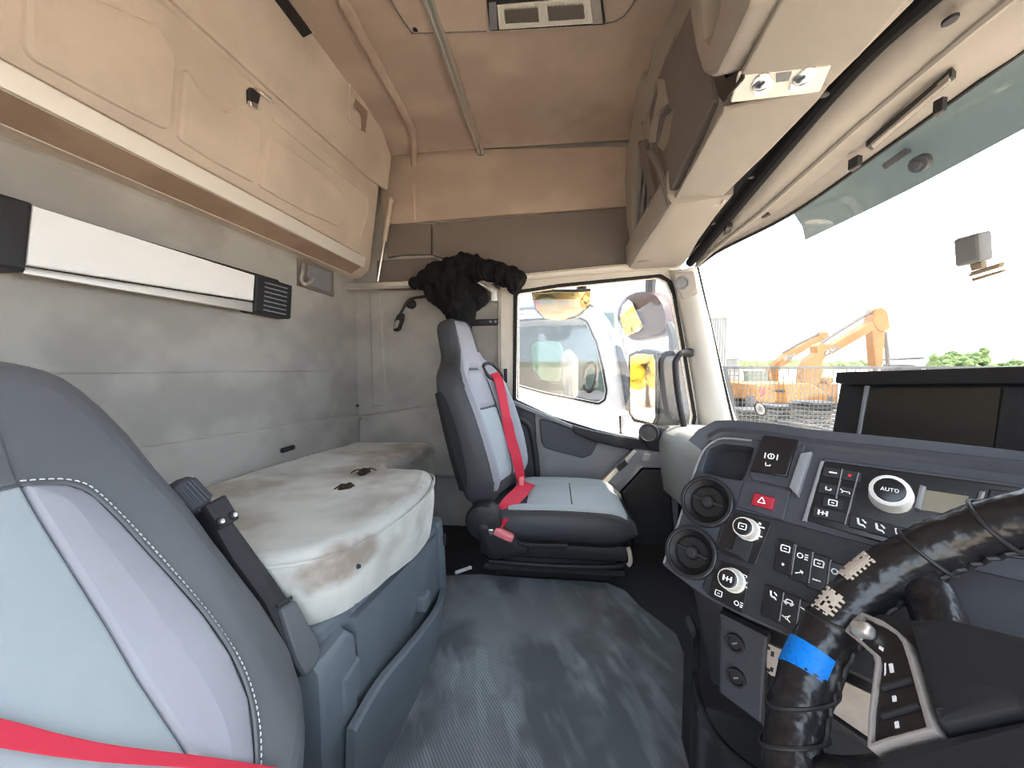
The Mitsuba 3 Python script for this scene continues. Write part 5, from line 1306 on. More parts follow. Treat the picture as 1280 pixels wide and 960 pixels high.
part(LC_, 'sheet_metal_plate', lp_([(0.0756,-.051),(0.1362,-.0509),(0.1351,-.1201),(0.0703,-.1071)], .004, .001, -.03), M_GALV, label='scratched bare metal plate in the empty slot')
part(LC_, 'plate_frame', lp_([(0.0574,-.109),(0.138,-.1228),(0.1387,-.1368),(0.0541,-.1274)], .012, .003, -.03), M_CHAR)
# bowed tray at the foot of the console
rimp = spline([(0.3276,0.9597,0.34),(0.3227,0.8901,0.34)] + [(0.3277,0.8987,0.26),(0.3024,0.8347,0.26),(0.2962,0.7842,0.26)] + [(0.3152,0.7695,0.22),(0.3358,0.7252,0.22),(0.3818,0.6824,0.22)], 5)
rimq = rimp * [1, 1, 0] + [.0, .0, .03]
part(LC_, 'tray_wall', loft(np.stack([rimp, rimp + [.012, .012, .008], rimp + [.024, .024, 0], rimq + [.024, .024, 0], rimq], 1)), M_CHAR, 40, label='curved wall of the floor tray')
tf = np.array([(q[0], q[1]) for q in rimp])
part(LC_, 'tray_floor', pad('Z.1', [(a, b) for a, b in tf] + [(tf[-1][0] + .25, tf[-1][1] + .1), (tf[0][0] + .22, tf[0][1] - .05)], .03, .004), M_DASHD)
part(LC_, 'foot', pad('Z0', [(a + .03, b + .03) for a, b in tf] + [(tf[-1][0] + .25, tf[-1][1] + .15), (tf[0][0] + .2, tf[0][1])], .1, .004), M_DASHD)

# ---- instrument display -------------------------------------------------------------------------------------------------
ID = thing('instrument_display', 'large dark instrument display standing on the dashboard', 'display')
sc = lambda pts, h, b=.002, base=0., **k: pad('screen', pts, h, b, base, **k)
part(ID, 'housing', sc([(-.1846,0.0845),(0.1064,0.103),(0.2083,0.1103),(0.2395,-.0841),(0.14,-.0757),(0.0186,-.0747),(-.1686,-.0876)], .10, .006, -.10, r=.003), M_CHAR, 40)
part(ID, 'hood', sc([(-.1846,0.0845),(0.1065,0.1023),(0.2085,0.1092),(0.2134,0.0784),(0.0886,0.072),(-.1174,0.0578),(-.1442,0.056),(-.1816,0.0594)], .016, .004, 0, r=.002), M_DASHD)
part(ID, 'screen', sc([(-.1117,0.0546),(0.0881,0.0699),(0.0992,-.0399),(0.0131,-.05),(-.1049,-.0572)], .003, .001, 0, r=.002), M_SCREEN, label='dark glass screen')
part(ID, 'left_bezel', sc([(-.1211,0.0593),(-.1147,0.0598),(-.1033,-.0569),(-.1096,-.0582)], .008, .002), M_DASHG)
part(ID, 'right_field', sc([(0.0909,0.0701),(0.2137,0.0762),(0.2314,-.0336),(0.1016,-.042)], .004, .002, r=.002), M_CHAR)
part(ID, 'lower_bar', sc([(-.1627,-.0671),(-.1092,-.0599),(0.0138,-.053),(0.1003,-.0451),(0.2322,-.0387),(0.2395,-.0841),(0.0193,-.0776),(-.1681,-.0894)], .010, .003, r=.002), M_DASHD)
part(ID, 'lever_tip', sc([(-.0138,-.0546),(0.0036,-.0631),(0.0023,-.0681),(-.0115,-.07)], .022, .003), M_DASHG)
for q in ([(0.0016,-.0652),(0.0172,-.0629),(0.0179,-.0658),(0.0035,-.0678)], [(0.0336,-.0618),(0.0392,-.0611),(0.04,-.0646),(0.0342,-.0646)], [(0.0609,-.0593),(0.0672,-.059),(0.0671,-.0634),(0.0618,-.0633)], [(0.0874,-.058),(0.0922,-.0574),(0.0928,-.0606),(0.0879,-.0606)]):
    part(ID, 'printed_mark', sc(q, .001, .0002, .0105), M_INK)


# ---- steering wheel -----------------------------------------------------------------------------------------------------
SWH = thing('steering_wheel', 'large steering wheel in a laced black leather cover with a blue stripe', 'steering wheel')
wo, wu, wv = plane('wheel')
wn = np.cross(wu, wv)
RW, RT = .26, .0285


def rim_pt(t, a, r=RT):
    """t: angle round the wheel, a: angle round the rim"""
    e = math.cos(t) * wu + math.sin(t) * wv
    return wo + e * (RW + r * math.cos(a)) + wn * r * math.sin(a)


def rim_mesh(t0, t1, r=RT, n=60, m=18, uvw=False, lump=0.):
    ts = np.linspace(t0, t1, n)
    A = np.linspace(0, 2 * np.pi, m, endpoint=False)
    R = []
    for t in ts:
        rr = r * (1 + lump * (meshkit.fbm(np.array([[math.cos(t) * 9, math.sin(t) * 9, .3]]), 3)[0] - .5))
        R.append([rim_pt(t, a, rr * (1 + lump * .35 * (meshkit.noise(np.array([[t * 26, a * 2.2, 1.]]))[0] - .5))) for a in A])
    return np.array(R)


def ang(q):
    return math.atan2(q[1], q[0])


t_blue, t_blue2 = ang((-.2602,-.1046)), ang((-.2529,-.1317))
full = loft(rim_mesh(0, 2 * np.pi, n=181, m=20, lump=.30)[:-1], wrap=True)
part(SWH, 'rim_cover', full, M_WRAP, True, label='wrinkled glossy black leather cover')
ta, tb2 = ang((-.2577,-.093)), ang((-.2429,-.1197))


def rim_patch(t0, t1, a0, a1, h=.0012, n=16, m=14, slant=0.):
    return np.array([[rim_pt(t + slant * (a - a0), a, RT * 1.03 + h) for a in np.linspace(a0, a1, m)] for t in np.linspace(t0, t1, n)])


D_ = math.radians
bp_ = rim_patch(D_(-160.5), D_(-153.5), D_(-70), D_(165), .0015, 10, 24)
part(SWH, 'blue_stripe', shell(bp_, .003), M_BLUE, 40, label='bright blue stripe on the rim')
# chequered print: small raised squares on the rim
for t0, t1, a0, a1, nt, na in ((170.5, 179.0, 48, 104, 12, 7), (-176.5, -169.5, 70, 124, 9, 6)):
    tl = []
    r_ = np.random.default_rng(int(abs(t0)))
    for i in range(nt):
        for j in range(na):
            edge = i in (0, nt - 1) or j in (0, na - 1)
            if (edge and (i + j) % 2) or (not edge and r_.random() < .12) or (t0 < 0 and 2 < i < 6 and 1 < j < 4 and (i + j) % 2):
                continue
            ta_, tb_, aa, ab = (D_(t0 + (t1 - t0) * (i + k) / nt) for k in (0, 1.02)).__iter__(), None, D_(a0 + (a1 - a0) * j / na), D_(a0 + (a1 - a0) * (j + 1.02) / na)
            x0, x1 = list(ta_)
            P = np.array([[rim_pt(t, a, RT * 1.03 + .0016) for a in (aa, ab)] for t in (x0, x1)])
            tl.append(shell(P, .002))
    part(SWH, 'chequered_patch', cat(tl), M_LOCK, False, label='cream chequered print on the rim', kind='stuff')
# cords and seams of the cover
for t, sl_ in ((160.5, .03), (145.5, .03), (-171, .12), (-149, .25), (-139, .2), (130, .03)):
    c = [rim_pt(D_(t) + sl_ * math.sin(a / 1.0) * .5, a, RT * 1.05) for a in np.linspace(0, 2 * np.pi, 28, endpoint=False)]
    part(SWH, 'cord', tube(c, .0022, 6, closed=True), M_BLACK)
sm = [rim_pt(t, D_(-165) + .10 * math.sin(t * 90), RT * 1.02) for t in np.linspace(0, 2 * np.pi, 200, endpoint=False)]
part(SWH, 'lacing_seam', tube(sm, .0028, 6, closed=True), M_BLACK)
# spokes, hub cover and buttons
hb = lambda pts, h, b=.003, base=0., **k: pad('hub', pts, h, b, base, **k)
bez = [(-.2143,-.0434),(-.2173,-.0268),(-.2162,-.0147),(-.1948,-.0077),(-.1802,-.0067),(-.1674,-.0089),(-.1529,-.0172),(-.1409,-.0259),(-.1035,-.0534),(-.1174,-.0897),(-.1228,-.1088),(-.143,-.0848),(-.1703,-.0463),(-.1772,-.042),(-.1981,-.0422)]
inn = [(-.21,-.0404),(-.2124,-.0272),(-.2108,-.018),(-.1918,-.0122),(-.1769,-.0105),(-.1672,-.0134),(-.1512,-.0244),(-.1083,-.0562),(-.1203,-.0874),(-.1247,-.1017),(-.1409,-.082),(-.1679,-.0435),(-.1747,-.0381),(-.1948,-.0387)]
cov = [(-.2259,-.0204),(-.2256,-.0082),(-.2202,0.0005),(-.1616,0.0344),(-.1086,0.0593),(-.0832,0.0729)] + [(.02, .085), (.13, .06), (.15, .0), (.13, -.07), (.06, -.15), (-.03, -.17), (-.10, -.15)] + [(-.1203,-.1105)]
part(SWH, 'hub_cover', hb(cov, .03, .012, -.045, r=.008), M_CHAR, 40, label='dark cover of the wheel hub')
part(SWH, 'hub_cover_raised', hb([(-.1824,0.0079),(-.1607,0.0331),(-.1079,0.0581),(-.0825,0.0718)] + [(.02, .075), (.12, .05), (.135, .0), (.12, -.06), (.05, -.01)] + [(-.0792,0.0057),(-.1039,-.0529),(-.1371,-.0268),(-.1637,-.0061)], .020, .012, -.018, r=.006), M_CHAR, 40)
part(SWH, 'hub_cover_lower', hb([(-.12,-.1089),(-.1158,-.0905),(-.1024,-.0549),(-.0779,0.0038)] + [(.04, -.02), (.10, -.07), (.05, -.14), (-.03, -.16), (-.09, -.14)], .016, .010, -.018, r=.005), M_CHAR, 40)
part(SWH, 'button_bezel', hb(bez, .030, .0012, -.03, r=.002, holes=[(inn, .001)]), M_BEZEL, 40, label='taupe frame of the wheel buttons')
part(SWH, 'button_field', hb(inn, .028, .002, -.032), M_BLACKG, 40)
SCW = part(SWH, 'scroll_wheel', rbox(on('hub', (-.1991,-.0294), .002), (.020, .016, .016), .006, np.stack([wu * .8 + wv * .6, wv * .8 - wu * .6, wn], 1)), M_ALU, 40, label='silver scroll wheel')
for q in ([(-.1819,-.0301),(-.1777,-.0293),(-.176,-.0323),(-.1802,-.0331)], [(-.1642,-.0381),(-.1624,-.0349),(-.156,-.0402),(-.1577,-.0434)], [(-.1671,-.0402),(-.1664,-.0394),(-.1602,-.0464),(-.1589,-.0494)], [(-.1429,-.0584),(-.1413,-.0553),(-.1377,-.0585),(-.1392,-.0616)], [(-.1274,-.0734),(-.1259,-.0703),(-.1221,-.0737),(-.1236,-.0768)], [(-.204,-.0395),(-.2036,-.0352),(-.1977,-.0368),(-.1976,-.0404)]):
    part(SWH, 'printed_mark', hb(q, .0008, .0002, -.004), M_INK)
for a, b in (((-.1523,-.06), (-.1406,-.0332)), ((-.1359,-.0785), (-.1235,-.0465))):
    part(SWH, 'button_divider', bar('hub', a, b, .004, .004, .0015, -.004), M_CHAR)


def spoke(t, q, r0=.026, r1=.020, dz=-.03):
    p0, p1 = rim_pt(D_(t), D_(-100), RT * .5), np.array(on('hub', q, dz))
    m_ = (p0 + p1) / 2 - wn * .01
    return tube([p0, m_, p1], 1., 12, 6, scale=np.interp(np.linspace(0, 1, 13), [0, 1], [r0, r1]))


part(SWH, 'spoke', spoke(166, (-.1632,0.0058)), M_WRAP, True)
part(SWH, 'spoke', spoke(-132, (-.1098,-.0975)), M_WRAP, True)
part(SWH, 'spoke', spoke(14, (.12, .03)), M_WRAP, True)
part(SWH, 'spoke', spoke(-48, (.07, -.12)), M_WRAP, True)
part(SWH, 'column', tube([wo - wn * .02, wo - wn * .12, wo - wn * .30], 1., 16, 4, scale=np.interp(np.linspace(0, 1, 9), [0, .3, 1], [.06, .075, .06])), M_DASHD, 40)


# ---- outside: mirrors, neighbouring truck, yard -------------------------------------------------------------------------
GZ = -1.4
add('ground', box(-160, 160, -160, 160, GZ - .1, GZ, .01), M_GROUND, False, kind='structure', label='sandy yard outside')
mr = lambda pts, h, b=.01, base=0., **k: pad('mirror', pts, h, b, base, **k)
MM = thing('main_mirror', 'large upright outside mirror showing yellow trees', 'mirror')
part(MM, 'housing', mr([(-.2532,0.1358),(-.1446,0.1661),(0.003,0.1414),(0.1123,0.1586),(0.1545,0.0994),(0.1817,-.2488),(0.1378,-.3188),(0.0034,-.3441),(-.2043,-.3418),(-.2507,-.2915)], .13, .03, -.14, r=.03), M_TGREY, 40)
part(MM, 'frame', mr([(-.2455,0.1301),(-.1726,0.1533),(-.0162,0.1418),(0.0106,0.0953),(0.021,-.2844),(-.0096,-.3408),(-.1897,-.3342),(-.2356,-.284)], .014, .006, -.010, r=.012), M_BLACK, 40)


def dome(pl, pts, h, bulge):
    """mirror glass, slightly convex"""
    V, F = pad_uvw(pts, h, .001, 0, r=.008, step=.02)
    m = tm(V, F)
    m.merge_vertices()
    m = m.subdivide_to_size(.02, max_iter=12)
    V = m.vertices
    c = V[:, :2].mean(0)
    V[:, 2] += bulge * (1 - ((V[:, :2] - c) ** 2).sum(1) / max(((V[:, :2] - c) ** 2).sum(1).max(), 1e-9))
    o, u, v = plane(pl)
    return tm(o + V[:, :1] * u + V[:, 1:2] * v + V[:, 2:] * np.cross(u, v), m.faces)


part(MM, 'glass', dome('mirror', [(-.2227,0.1132),(-.165,0.1342),(-.0286,0.124),(-.0082,0.0851),(0.0016,-.2765),(-.0232,-.3218),(-.1756,-.3101),(-.2134,-.2702)], .006, .006), M_MIRROR, True)
part(MM, 'lower_arm', tube([(.74, 2.60, .62), (.80, 2.40, .585), (.84, 2.19, .57)], .022, 8, 4), M_TGREY)
WM = thing('wide_mirror', 'small tilted wide-angle mirror above the large one, its housing painted with a brown reflection', 'mirror')
part(WM, 'housing', mr(spline([(-.4023,0.4407),(-.3241,0.5387),(-.1899,0.562),(-.0458,0.5235),(0.0393,0.411),(0.0309,0.2668),(-.1462,0.2305),(-.2708,0.2369),(-.3675,0.3452)], 4, True)[:, :2], .10, .04, -.11), mat('brown_reflection_housing', (.055, .022, .018), .4, .5), 40)  # reddish brown of a reflection put into the housing colour
part(WM, 'glass', dome('mirror', [(-.3069,0.4691),(-.2545,0.5093),(-.217,0.4851),(-.1646,0.4033),(-.1136,0.3135),(-.1475,0.2841),(-.2636,0.256),(-.2957,0.3168),(-.321,0.4034)], .006, .012), M_MIRROR, True)
part(WM, 'upper_arm', tube([on('mirror', q, -.06) for q in [(-.1152,0.6386),(-.1204,0.5769),(-.1117,0.5024)]], .035, 8, 4), M_TGREY)
MA = part(WM, 'arm', tube([on('mirror', q, -.06) for q in [(-.0025,0.3452),(0.0487,0.2905),(0.0751,0.2143),(0.0779,0.1149)]], .030, 8, 5), M_TGREY)
KM = thing('kerb_mirror', 'rounded kerb mirror with a painted golden reflection at the top of the door window', 'mirror')
part(KM, 'glass', dome('kerb', [(-.2944,0.0579),(-.1782,0.0761),(0.0467,0.0875),(0.059,0.006),(0.051,-.0526),(-.0032,-.0862),(-.1262,-.1049),(-.2025,-.0954),(-.259,-.038)], .008, .030), M_GOLDREFL, True)
part(KM, 'rim', dome('kerb', [(-.3002,0.0677),(-.1797,0.0859),(0.0494,0.0975),(0.0651,0.0009),(0.0572,-.0579),(-.0022,-.0917),(-.125,-.1131),(-.2068,-.1009),(-.2681,-.0434)], .004, .012), M_TGREY, True)
part(KM, 'bracket', tube([on('kerb', (0.007,0.0662), -.02), on('kerb', (-.0001,0.1256), -.04)], .03, 8), M_BLACK)

# white truck parked alongside
NT = thing('white_truck', 'white truck cab parked alongside, seen through the door window', 'truck')
Y6 = 'Y3.6'
cabo = [(-1.6345,1.3974),(-.3137,1.4259),(0.316,1.4899),(0.4312,1.4449),(0.5039,1.343),(0.6067,1.1253),(0.6966,0.849),(0.7599,0.4831),(0.7939,0.1878),(0.8267,-.4112),(0.8572,-.8672),(-1.6831,-1.0116)]
win = [(-1.0007,1.3445),(-.3285,1.3522),(0.0562,1.3699),(0.2163,1.3717),(0.2888,1.3454),(0.3775,1.1555),(0.4381,0.9214),(0.4769,0.7157),(0.4636,0.6343),(0.4134,0.6004),(0.1794,0.6463),(-.0875,0.6961),(-.328,0.7621),(-1.0049,0.9188)]
part(NT, 'side', pad(Y6, cabo, .06, .03, -.06, r=.05, holes=[(win, .03)]), M_TRUCK, 40)
part(NT, 'far_side', pad('Y5.9', [(-2.1565,1.5079),(0.3313,1.5565),(0.5481,1.244),(0.6294,0.4),(0.675,-1.3291),(-2.2008,-1.4521)], .05, .02, r=.05), M_TRUCK, 40)
part(NT, 'roof', hull([(x, y, z) for y in (3.6, 5.9) for x, y2, z in [tuple(q) for q in [(-1.6345,3.6,1.3974),(-.3137,3.6,1.4259),(0.3161,3.6,1.4827),(0.4313,3.6,1.4377)]]]), M_TRUCK, 40)
part(NT, 'roof_visor', pad(Y6, [(-.9992,1.4952),(-.3138,1.5143),(0.1639,1.5502),(0.3585,1.5325),(0.4597,1.4445),(0.3306,1.468),(-.3136,1.4185),(-1.0001,1.4049)], .12, .02, -.3, r=.02), M_TGREY, 40)
part(NT, 'window_seal', pad(Y6, inset(ring_clean(win, .03), -.018), .008, .003, .0, holes=[(win, .03)]), M_SEAL, 40)
wr_ = ring_clean(win, .03)
part(NT, 'window_pane', tm(np.array([on(Y6, q, -.03) for q in wr_]), mapbox_earcut.triangulate_float64(np.ascontiguousarray(wr_), np.array([len(wr_)], np.uint32)).reshape(-1, 3).astype(int)), 'window_glass', False)
part(NT, 'cab_inside', box(-1.6, .75, 4.9, 5.0, -.6, 1.6, .02), mat('pale_green_lining', (.07, .10, .09), .8, .2), 40)
part(NT, 'door_panel_inside', box(-1.6, .60, 3.68, 4.9, -.7, .62, .02), M_TGREY, 40)
part(NT, 'green_curtain', pad('Y4.2', [(-.2433,1.1537),(-.174,1.2053),(0.0501,1.204),(0.1021,1.1178),(0.0706,0.7374),(-.1375,0.771),(-.2251,0.8929)], .12, .05, r=.06), M_GREEN, 40)
part(NT, 'seat_back', pad('Y4.0', [(0.0648,1.0786),(0.1623,1.111),(0.2442,1.0127),(0.2484,0.5848),(0.1013,0.5833)], .15, .06, r=.05), M_DASHL, 40)
part(NT, 'steering_wheel', tube([on('Y3.9', (0.366,0.8365)) + np.array([.12 * math.cos(a) * .5, .22 * math.sin(a), .14 * math.sin(a + .6)]) for a in np.linspace(0, 2 * np.pi, 24, endpoint=False)], .018, 8, closed=True), M_BLACK)
part(NT, 'pillar_cover', pad(Y6, [(0.3448,1.4822),(0.4313,1.4377),(0.5112,1.3285),(0.6214,1.0962),(0.712,0.7761),(0.7599,0.4831),(0.7172,0.4825),(0.6625,0.7611),(0.5721,1.0673),(0.4688,1.3)], .015, .006, r=.004), mat('blue_grey_truck_edge', (.34, .40, .46), .4, .5), 40)
part(NT, 'side_deflector', pad(Y6, [(0.5496,1.14),(0.607,1.1108),(0.6966,0.849),(0.7583,0.5714),(0.7452,0.5124),(0.6591,0.5406),(0.6112,0.8487)], .05, .015, .01, r=.01), M_TGREY, 40)
part(NT, 'door_gap', pad(Y6, [(0.6027,0.4807),(0.6171,0.4809),(0.6606,-.4183),(0.6461,-.4189)], .002, .0005), M_SEAL)
part(NT, 'front_corner', pad(Y6, [(0.6314,0.4812),(0.7673,0.4685),(0.8267,-.4112),(0.6824,-.4174)], .03, .015, r=.02), M_TRUCK, 40)
for x in (-1.5, .1):
    W_ = part(NT, 'wheel', lathe((x, 3.62, GZ + .5), (0, -1, 0), [(.30, -.3), (.50, -.28), (.50, .0), (.46, .03), (.28, .03), (.26, -.04), (0, -.04)], 32), M_SEAL, 40)
part(NT, 'chassis', box(-2.2, .9, 3.7, 5.8, GZ + .45, -.5, .03), M_TGREY, 40)


# yard behind: shed, fence, diggers, trees
def fz(d):
    o, u, v = plane(f'F{d}')
    return o, u, v, -np.cross(u, v)


def slab_f(d, pts, depth, b=.03, r=0.):
    """an outline at distance d given depth away from the cab"""
    return pad(f'F{d}', pts, depth, b, -depth, r=r)


SH = thing('corrugated_shed', 'tall grey corrugated steel shed beyond the windscreen pillar', 'shed')
q0, q1 = (2.4741,3.2441), (11.1319,3.285)
n_c = 66
for k_ in range(1):
    us = np.linspace(q0[0], q1[0], n_c * 4 + 1)
    wv_ = np.array([0, .05, .05, 0] * n_c + [0])
    outl = [(a, b) for a, b in zip(us, wv_)]
    o_, u_, v_, a_w = fz(20.0)
    V = []
    for a, b in outl:
        V.append(o_ + a * u_ - b * a_w + np.array([0, 0, GZ]))
    V = np.array(V)
    V2 = V.copy(); V2[:, 2] = q0[1] + 0.02
    i = np.arange(len(V) - 1)
    F = np.vstack([np.c_[i, i + 1, i + 1 + len(V)], np.c_[i, i + 1 + len(V), i + len(V)]])
    part(SH, 'corrugated_sheet', tm(np.vstack([V, V2]), F), M_CORR, False, label='corrugated wall', kind='stuff')
part(SH, 'core', pad('F20.1', [(q0[0], GZ), (q1[0], GZ), (q1[0], q1[1]), (q0[0], q0[1])], 9., .02, -9.), M_CORR)
part(SH, 'eaves', pad('F20.0', [(q0[0], q0[1] - .06), (q1[0] + .05, q1[1] - .06), (q1[0] + .05, q1[1] + .06), (q0[0], q0[1] + .06)], .12, .02, -.02), M_WALLW)
sd = thing('low_shed', 'small pale shed with a sloping roof beside the tall one', 'shed')
part(sd, 'wall', pad('F24.0', [(13.3424,1.1788),(14.139,1.1788),(14.2282,-1.4208),(13.4266,-1.4208)], 4., .02, -4.), M_CORR)
part(sd, 'roof', pad('F24.0', [(13.2205,1.8731),(13.5187,1.8731),(14.2385,1.1788),(13.2444,1.1291)], 4.2, .02, -4.1), M_WALLW)

# mesh fence
FE = thing('mesh_fence', 'grey welded mesh fence with a straight top rail across the yard', 'fence')
a0_, a1_ = (4.786,0.84), (12.8998,0.84)
part(FE, 'top_rail', pad('F9.0', [(a0_[0], a0_[1] - .035), (a1_[0], a0_[1] - .035), (a1_[0], a0_[1] + .03), (a0_[0], a0_[1] + .03)], .05, .01, -.05), M_FENCE)
for xx in np.arange(a0_[0] + .05, a1_[0], 3.7):
    part(FE, 'post', pad('F9.0', [(xx - .035, GZ), (xx + .035, GZ), (xx + .035, a0_[1]), (xx - .035, a0_[1])], .06, .01, -.08), M_FENCE)
wires = []
o_, u_, v_, aw_ = fz(9.0)
for xx in np.arange(a0_[0], a1_[0], .105):
    wires.append(pad('F9.0', [(xx - .006, GZ + .05), (xx + .006, GZ + .05), (xx + .006, a0_[1]), (xx - .006, a0_[1])], .012, .001, -.01))
for zz in np.arange(GZ + .06, a0_[1], .105):
    wires.append(pad('F9.0', [(a0_[0], zz - .005), (a1_[0], zz - .005), (a1_[0], zz + .005), (a0_[0], zz + .005)], .012, .001, -.022))
part(FE, 'mesh_wire', cat(wires), M_FENCE, False, kind='stuff', label='welded wire mesh')
GP = add('added_leaning_bar', loft([[on('F8.0', q, w) for q, w in zip([a, b, b, a], (0, 0, -.12, -.12))] for a, b in zip([(4.7873,-.6299),(4.5433,-.359),(4.4421,0.1797),(4.3049,0.8307)], [(5.0057,-.6299),(4.7612,-.359),(4.6258,0.1797),(4.4711,0.8307)])]), M_FENCE, 30, 'made-up dark grey leaning bar for the dark band beside the pale windscreen pillar', 'post')  # made-up bar drawing the dark band along the windscreen edge


def excavator(name, label, d, house, boom, stick, link, cyl, cyl2, txt, txt_at, ang_, extra):
    e = thing(name, label, 'excavator', group='orange excavators behind the fence')
    part(e, 'house', pad(f'F{d}', house, 2.2, .10, -2.2, r=.08), M_ORANGE, 40)
    part(e, 'boom', pad(f'F{d + .9}', boom, .45, .04, -.45), M_ORANGE, 40)
    if stick: part(e, 'stick', pad(f'F{d + .95}', stick, .38, .04, -.38), M_ORANGE, 40)
    part(e, 'link', pad(f'F{d + .88}', link, .5, .04, -.5, r=.05), M_ORANGE, 40)
    part(e, 'boom_cylinder', tube([on(f'F{d + .9}', q, -.2) for q in cyl], .07, 8), M_MDARK)
    if cyl2: part(e, 'bucket_cylinder', tube([on(f'F{d + .95}', q, -.2) for q in cyl2], .085, 8), M_MDARK)
    c = np.mean(np.array(txt_at), 0)
    part(e, 'name_plate', pad(f'F{d + .9}', c + (np.array(txt_at) - c) * [1.25, 1.1], .02, .004, 0), M_CORR)
    part(e, 'lettering', text_on(f'F{d + .9}', c, txt,   .20 if stick else .17, .01, .021, True, ang_), M_INKD, False)
    for q, mt, h in extra:
        part(e, 'panel' if mt == M_MDARK else 'side_mark', pad(f'F{d}', q, h, .02, 0 if h < .2 else -h), mt)
    o_, u_, v_, aw = fz(d)
    hx = np.array(house)
    x0, x1 = hx[:, 0].min(), hx[:, 0].max()
    for dw in (.1, 2.0):
        tr = sg.Polygon([(x0 - .1, GZ), (x1 + .3, GZ), (x1 + .3, GZ + .85), (x0 - .1, GZ + .85)]).buffer(-.25).buffer(.25)
        part(e, 'track', pad(f'F{d}', list(tr.exterior.coords)[:-1], .5, .05, -dw - .5), M_MDARK)
    part(e, 'undercarriage', pad(f'F{d}', [(x0 + .5, GZ + .3), (x1 - .5, GZ + .3), (x1 - .5, hx[:, 1].min() + .1), (x0 + .5, hx[:, 1].min() + .1)], 1.4, .03, -1.8), M_MDARK)


excavator('excavator', 'orange excavator with the tallest raised boom, nearer the fence', 17.0,
          [(10.7986,-.045),(11.9294,0.0082),(13.417,-.0096),(14.0426,-.5069),(14.0757,-.8275),(11.9656,-.881),(10.861,-.774)],
          [(13.5342,-.1367),(13.5742,0.6458),(13.8129,1.1283),(14.1722,1.3874),(14.1215,1.6831),(14.337,1.8307),(14.8222,1.7569),(16.5471,2.75),(16.7566,2.9698),(17.0211,2.8599),(17.1832,2.6032),(16.7848,2.4564),(15.0608,1.4244),(14.5891,1.2024),(14.4157,0.9429),(14.511,0.4971),(14.2799,-.1367)],
          [(16.6714,2.6814),(17.3795,2.6078),(17.3178,2.3868),(17.2917,0.8684),(17.1903,0.6822),(17.0038,0.6822),(16.919,0.8684)], [(16.6353,2.8212),(16.7875,3.4057),(17.0411,3.4786),(17.3091,3.2963),(17.4099,2.8212),(17.4656,2.4914),(17.1415,2.3446),(16.8379,2.4914)],
          [(14.3051,1.72),(15.1654,2.3094),(16.8452,3.3719)], [(17.4661,2.3868),(17.6324,1.4256),(17.7038,0.8312)], 'CASE', [(14.5415,1.4244),(14.9731,1.7015),(15.0545,1.5538),(14.6227,1.2764)], .52,
          [([(10.9482,-.258),(11.2276,-.1515),(11.2398,-.4713),(11.0311,-.5781)], M_HAZ, .02), ([(11.5512,-.2758),(12.0827,-.2758),(12.0864,-.3646),(11.5547,-.3646)], M_INKD, .02), ([(16.6489,0.8687),(17.8031,0.8316),(17.8106,0.7016),(16.658,0.7016)], M_MDARK, .3)])
excavator('excavator', 'orange excavator with the lower boom, behind the tall one', 21.0,
          [(12.1542,-.1548),(12.764,-.0892),(13.5516,-.1111),(13.5795,-.8567),(12.705,-.9007),(12.1763,-.8128)],
          [(14.6883,-.3862),(14.6528,0.5257),(15.1351,0.98),(15.6144,1.4785),(16.3249,1.8402),(17.3881,2.3814),(17.6471,2.6514),(17.925,2.5165),(17.9832,2.2462),(17.3142,2.0207),(15.9891,1.2067),(15.5972,0.7984),(15.1971,0.5712),(15.1901,-.3862)],
          None, [(17.4585,2.4701),(17.6288,2.6948),(17.9044,2.605),(18.0099,2.2901),(17.6564,2.1099)], [(15.5236,1.4785),(16.319,1.9756),(17.5155,2.5615)], None, 'CASE', [(15.444,1.2067),(15.9331,1.4558),(15.9852,1.2974),(15.5423,1.0254)], .5,
          [([(12.832,0.4571),(13.9651,0.5007),(13.9887,-.1111),(12.8522,-.1111)], M_TGLASS, .3), ([(12.2913,-.3301),(12.685,-.3301),(12.6896,-.4616),(12.2958,-.4616)], M_HAZ, .02)])
add('orange_machine', cat(pad('F19.0', [(15.4948,0.1908),(15.8882,0.2303),(16.0222,-.0864),(15.5889,-.126)], 1., .1, -1., r=.1), pad('F19.0', [(15.2724,-.126),(16.222,-.126),(16.3208,-2.1198),(15.3654,-2.1198)], .8, .05, -.9)), M_ORANGE, 40, 'small orange machine between the tall excavator and the display', 'machine')

# stacks of plates and timber between fence and diggers
rng = np.random.default_rng(7)
for i, (px0, px1, py0, py1, d, lab) in enumerate(((972, 1012, 508, 545, 11.0, 'dark stack of steel plates behind the fence under the tall excavator'), (1015, 1052, 505, 552, 10.0, 'dark stack of steel plates behind the fence beside the display'),
                                                 (926, 966, 514, 545, 12.0, 'low dark stack of plates behind the fence near the leaning bar'))):
    o_, u_, v_, aw = fz(d)
    sx0, sx1 = np.dot(np.array({0: (6.4067,11.755,-.305), 1: (6.7147,10.7825,-.1252), 2: (5.8475,12.7005,-.5731)}[i]) - o_, u_), np.dot(np.array({0: (7.3208,11.8537,-.305), 1: (7.4831,10.8654,-.1252), 2: (6.8454,12.8082,-.5731)}[i]) - o_, u_)
    zt = {0: (7.6308,-.305), 1: (7.8327,-.1252), 2: (7.1764,-.5731)}[i][1]
    k = thing('plate_stack', lab, 'stack')
    z = GZ + .02
    while z < zt:
        e_ = rng.uniform(-.06, .06, 2)
        part(k, 'plate', pad(f'F{d}', [(sx0 + e_[0], z), (sx1 + e_[1], z), (sx1 + e_[1], z + .07), (sx0 + e_[0], z + .07)], .8 + e_[0], .01, -.8), M_PALLET, False)
        z += .11


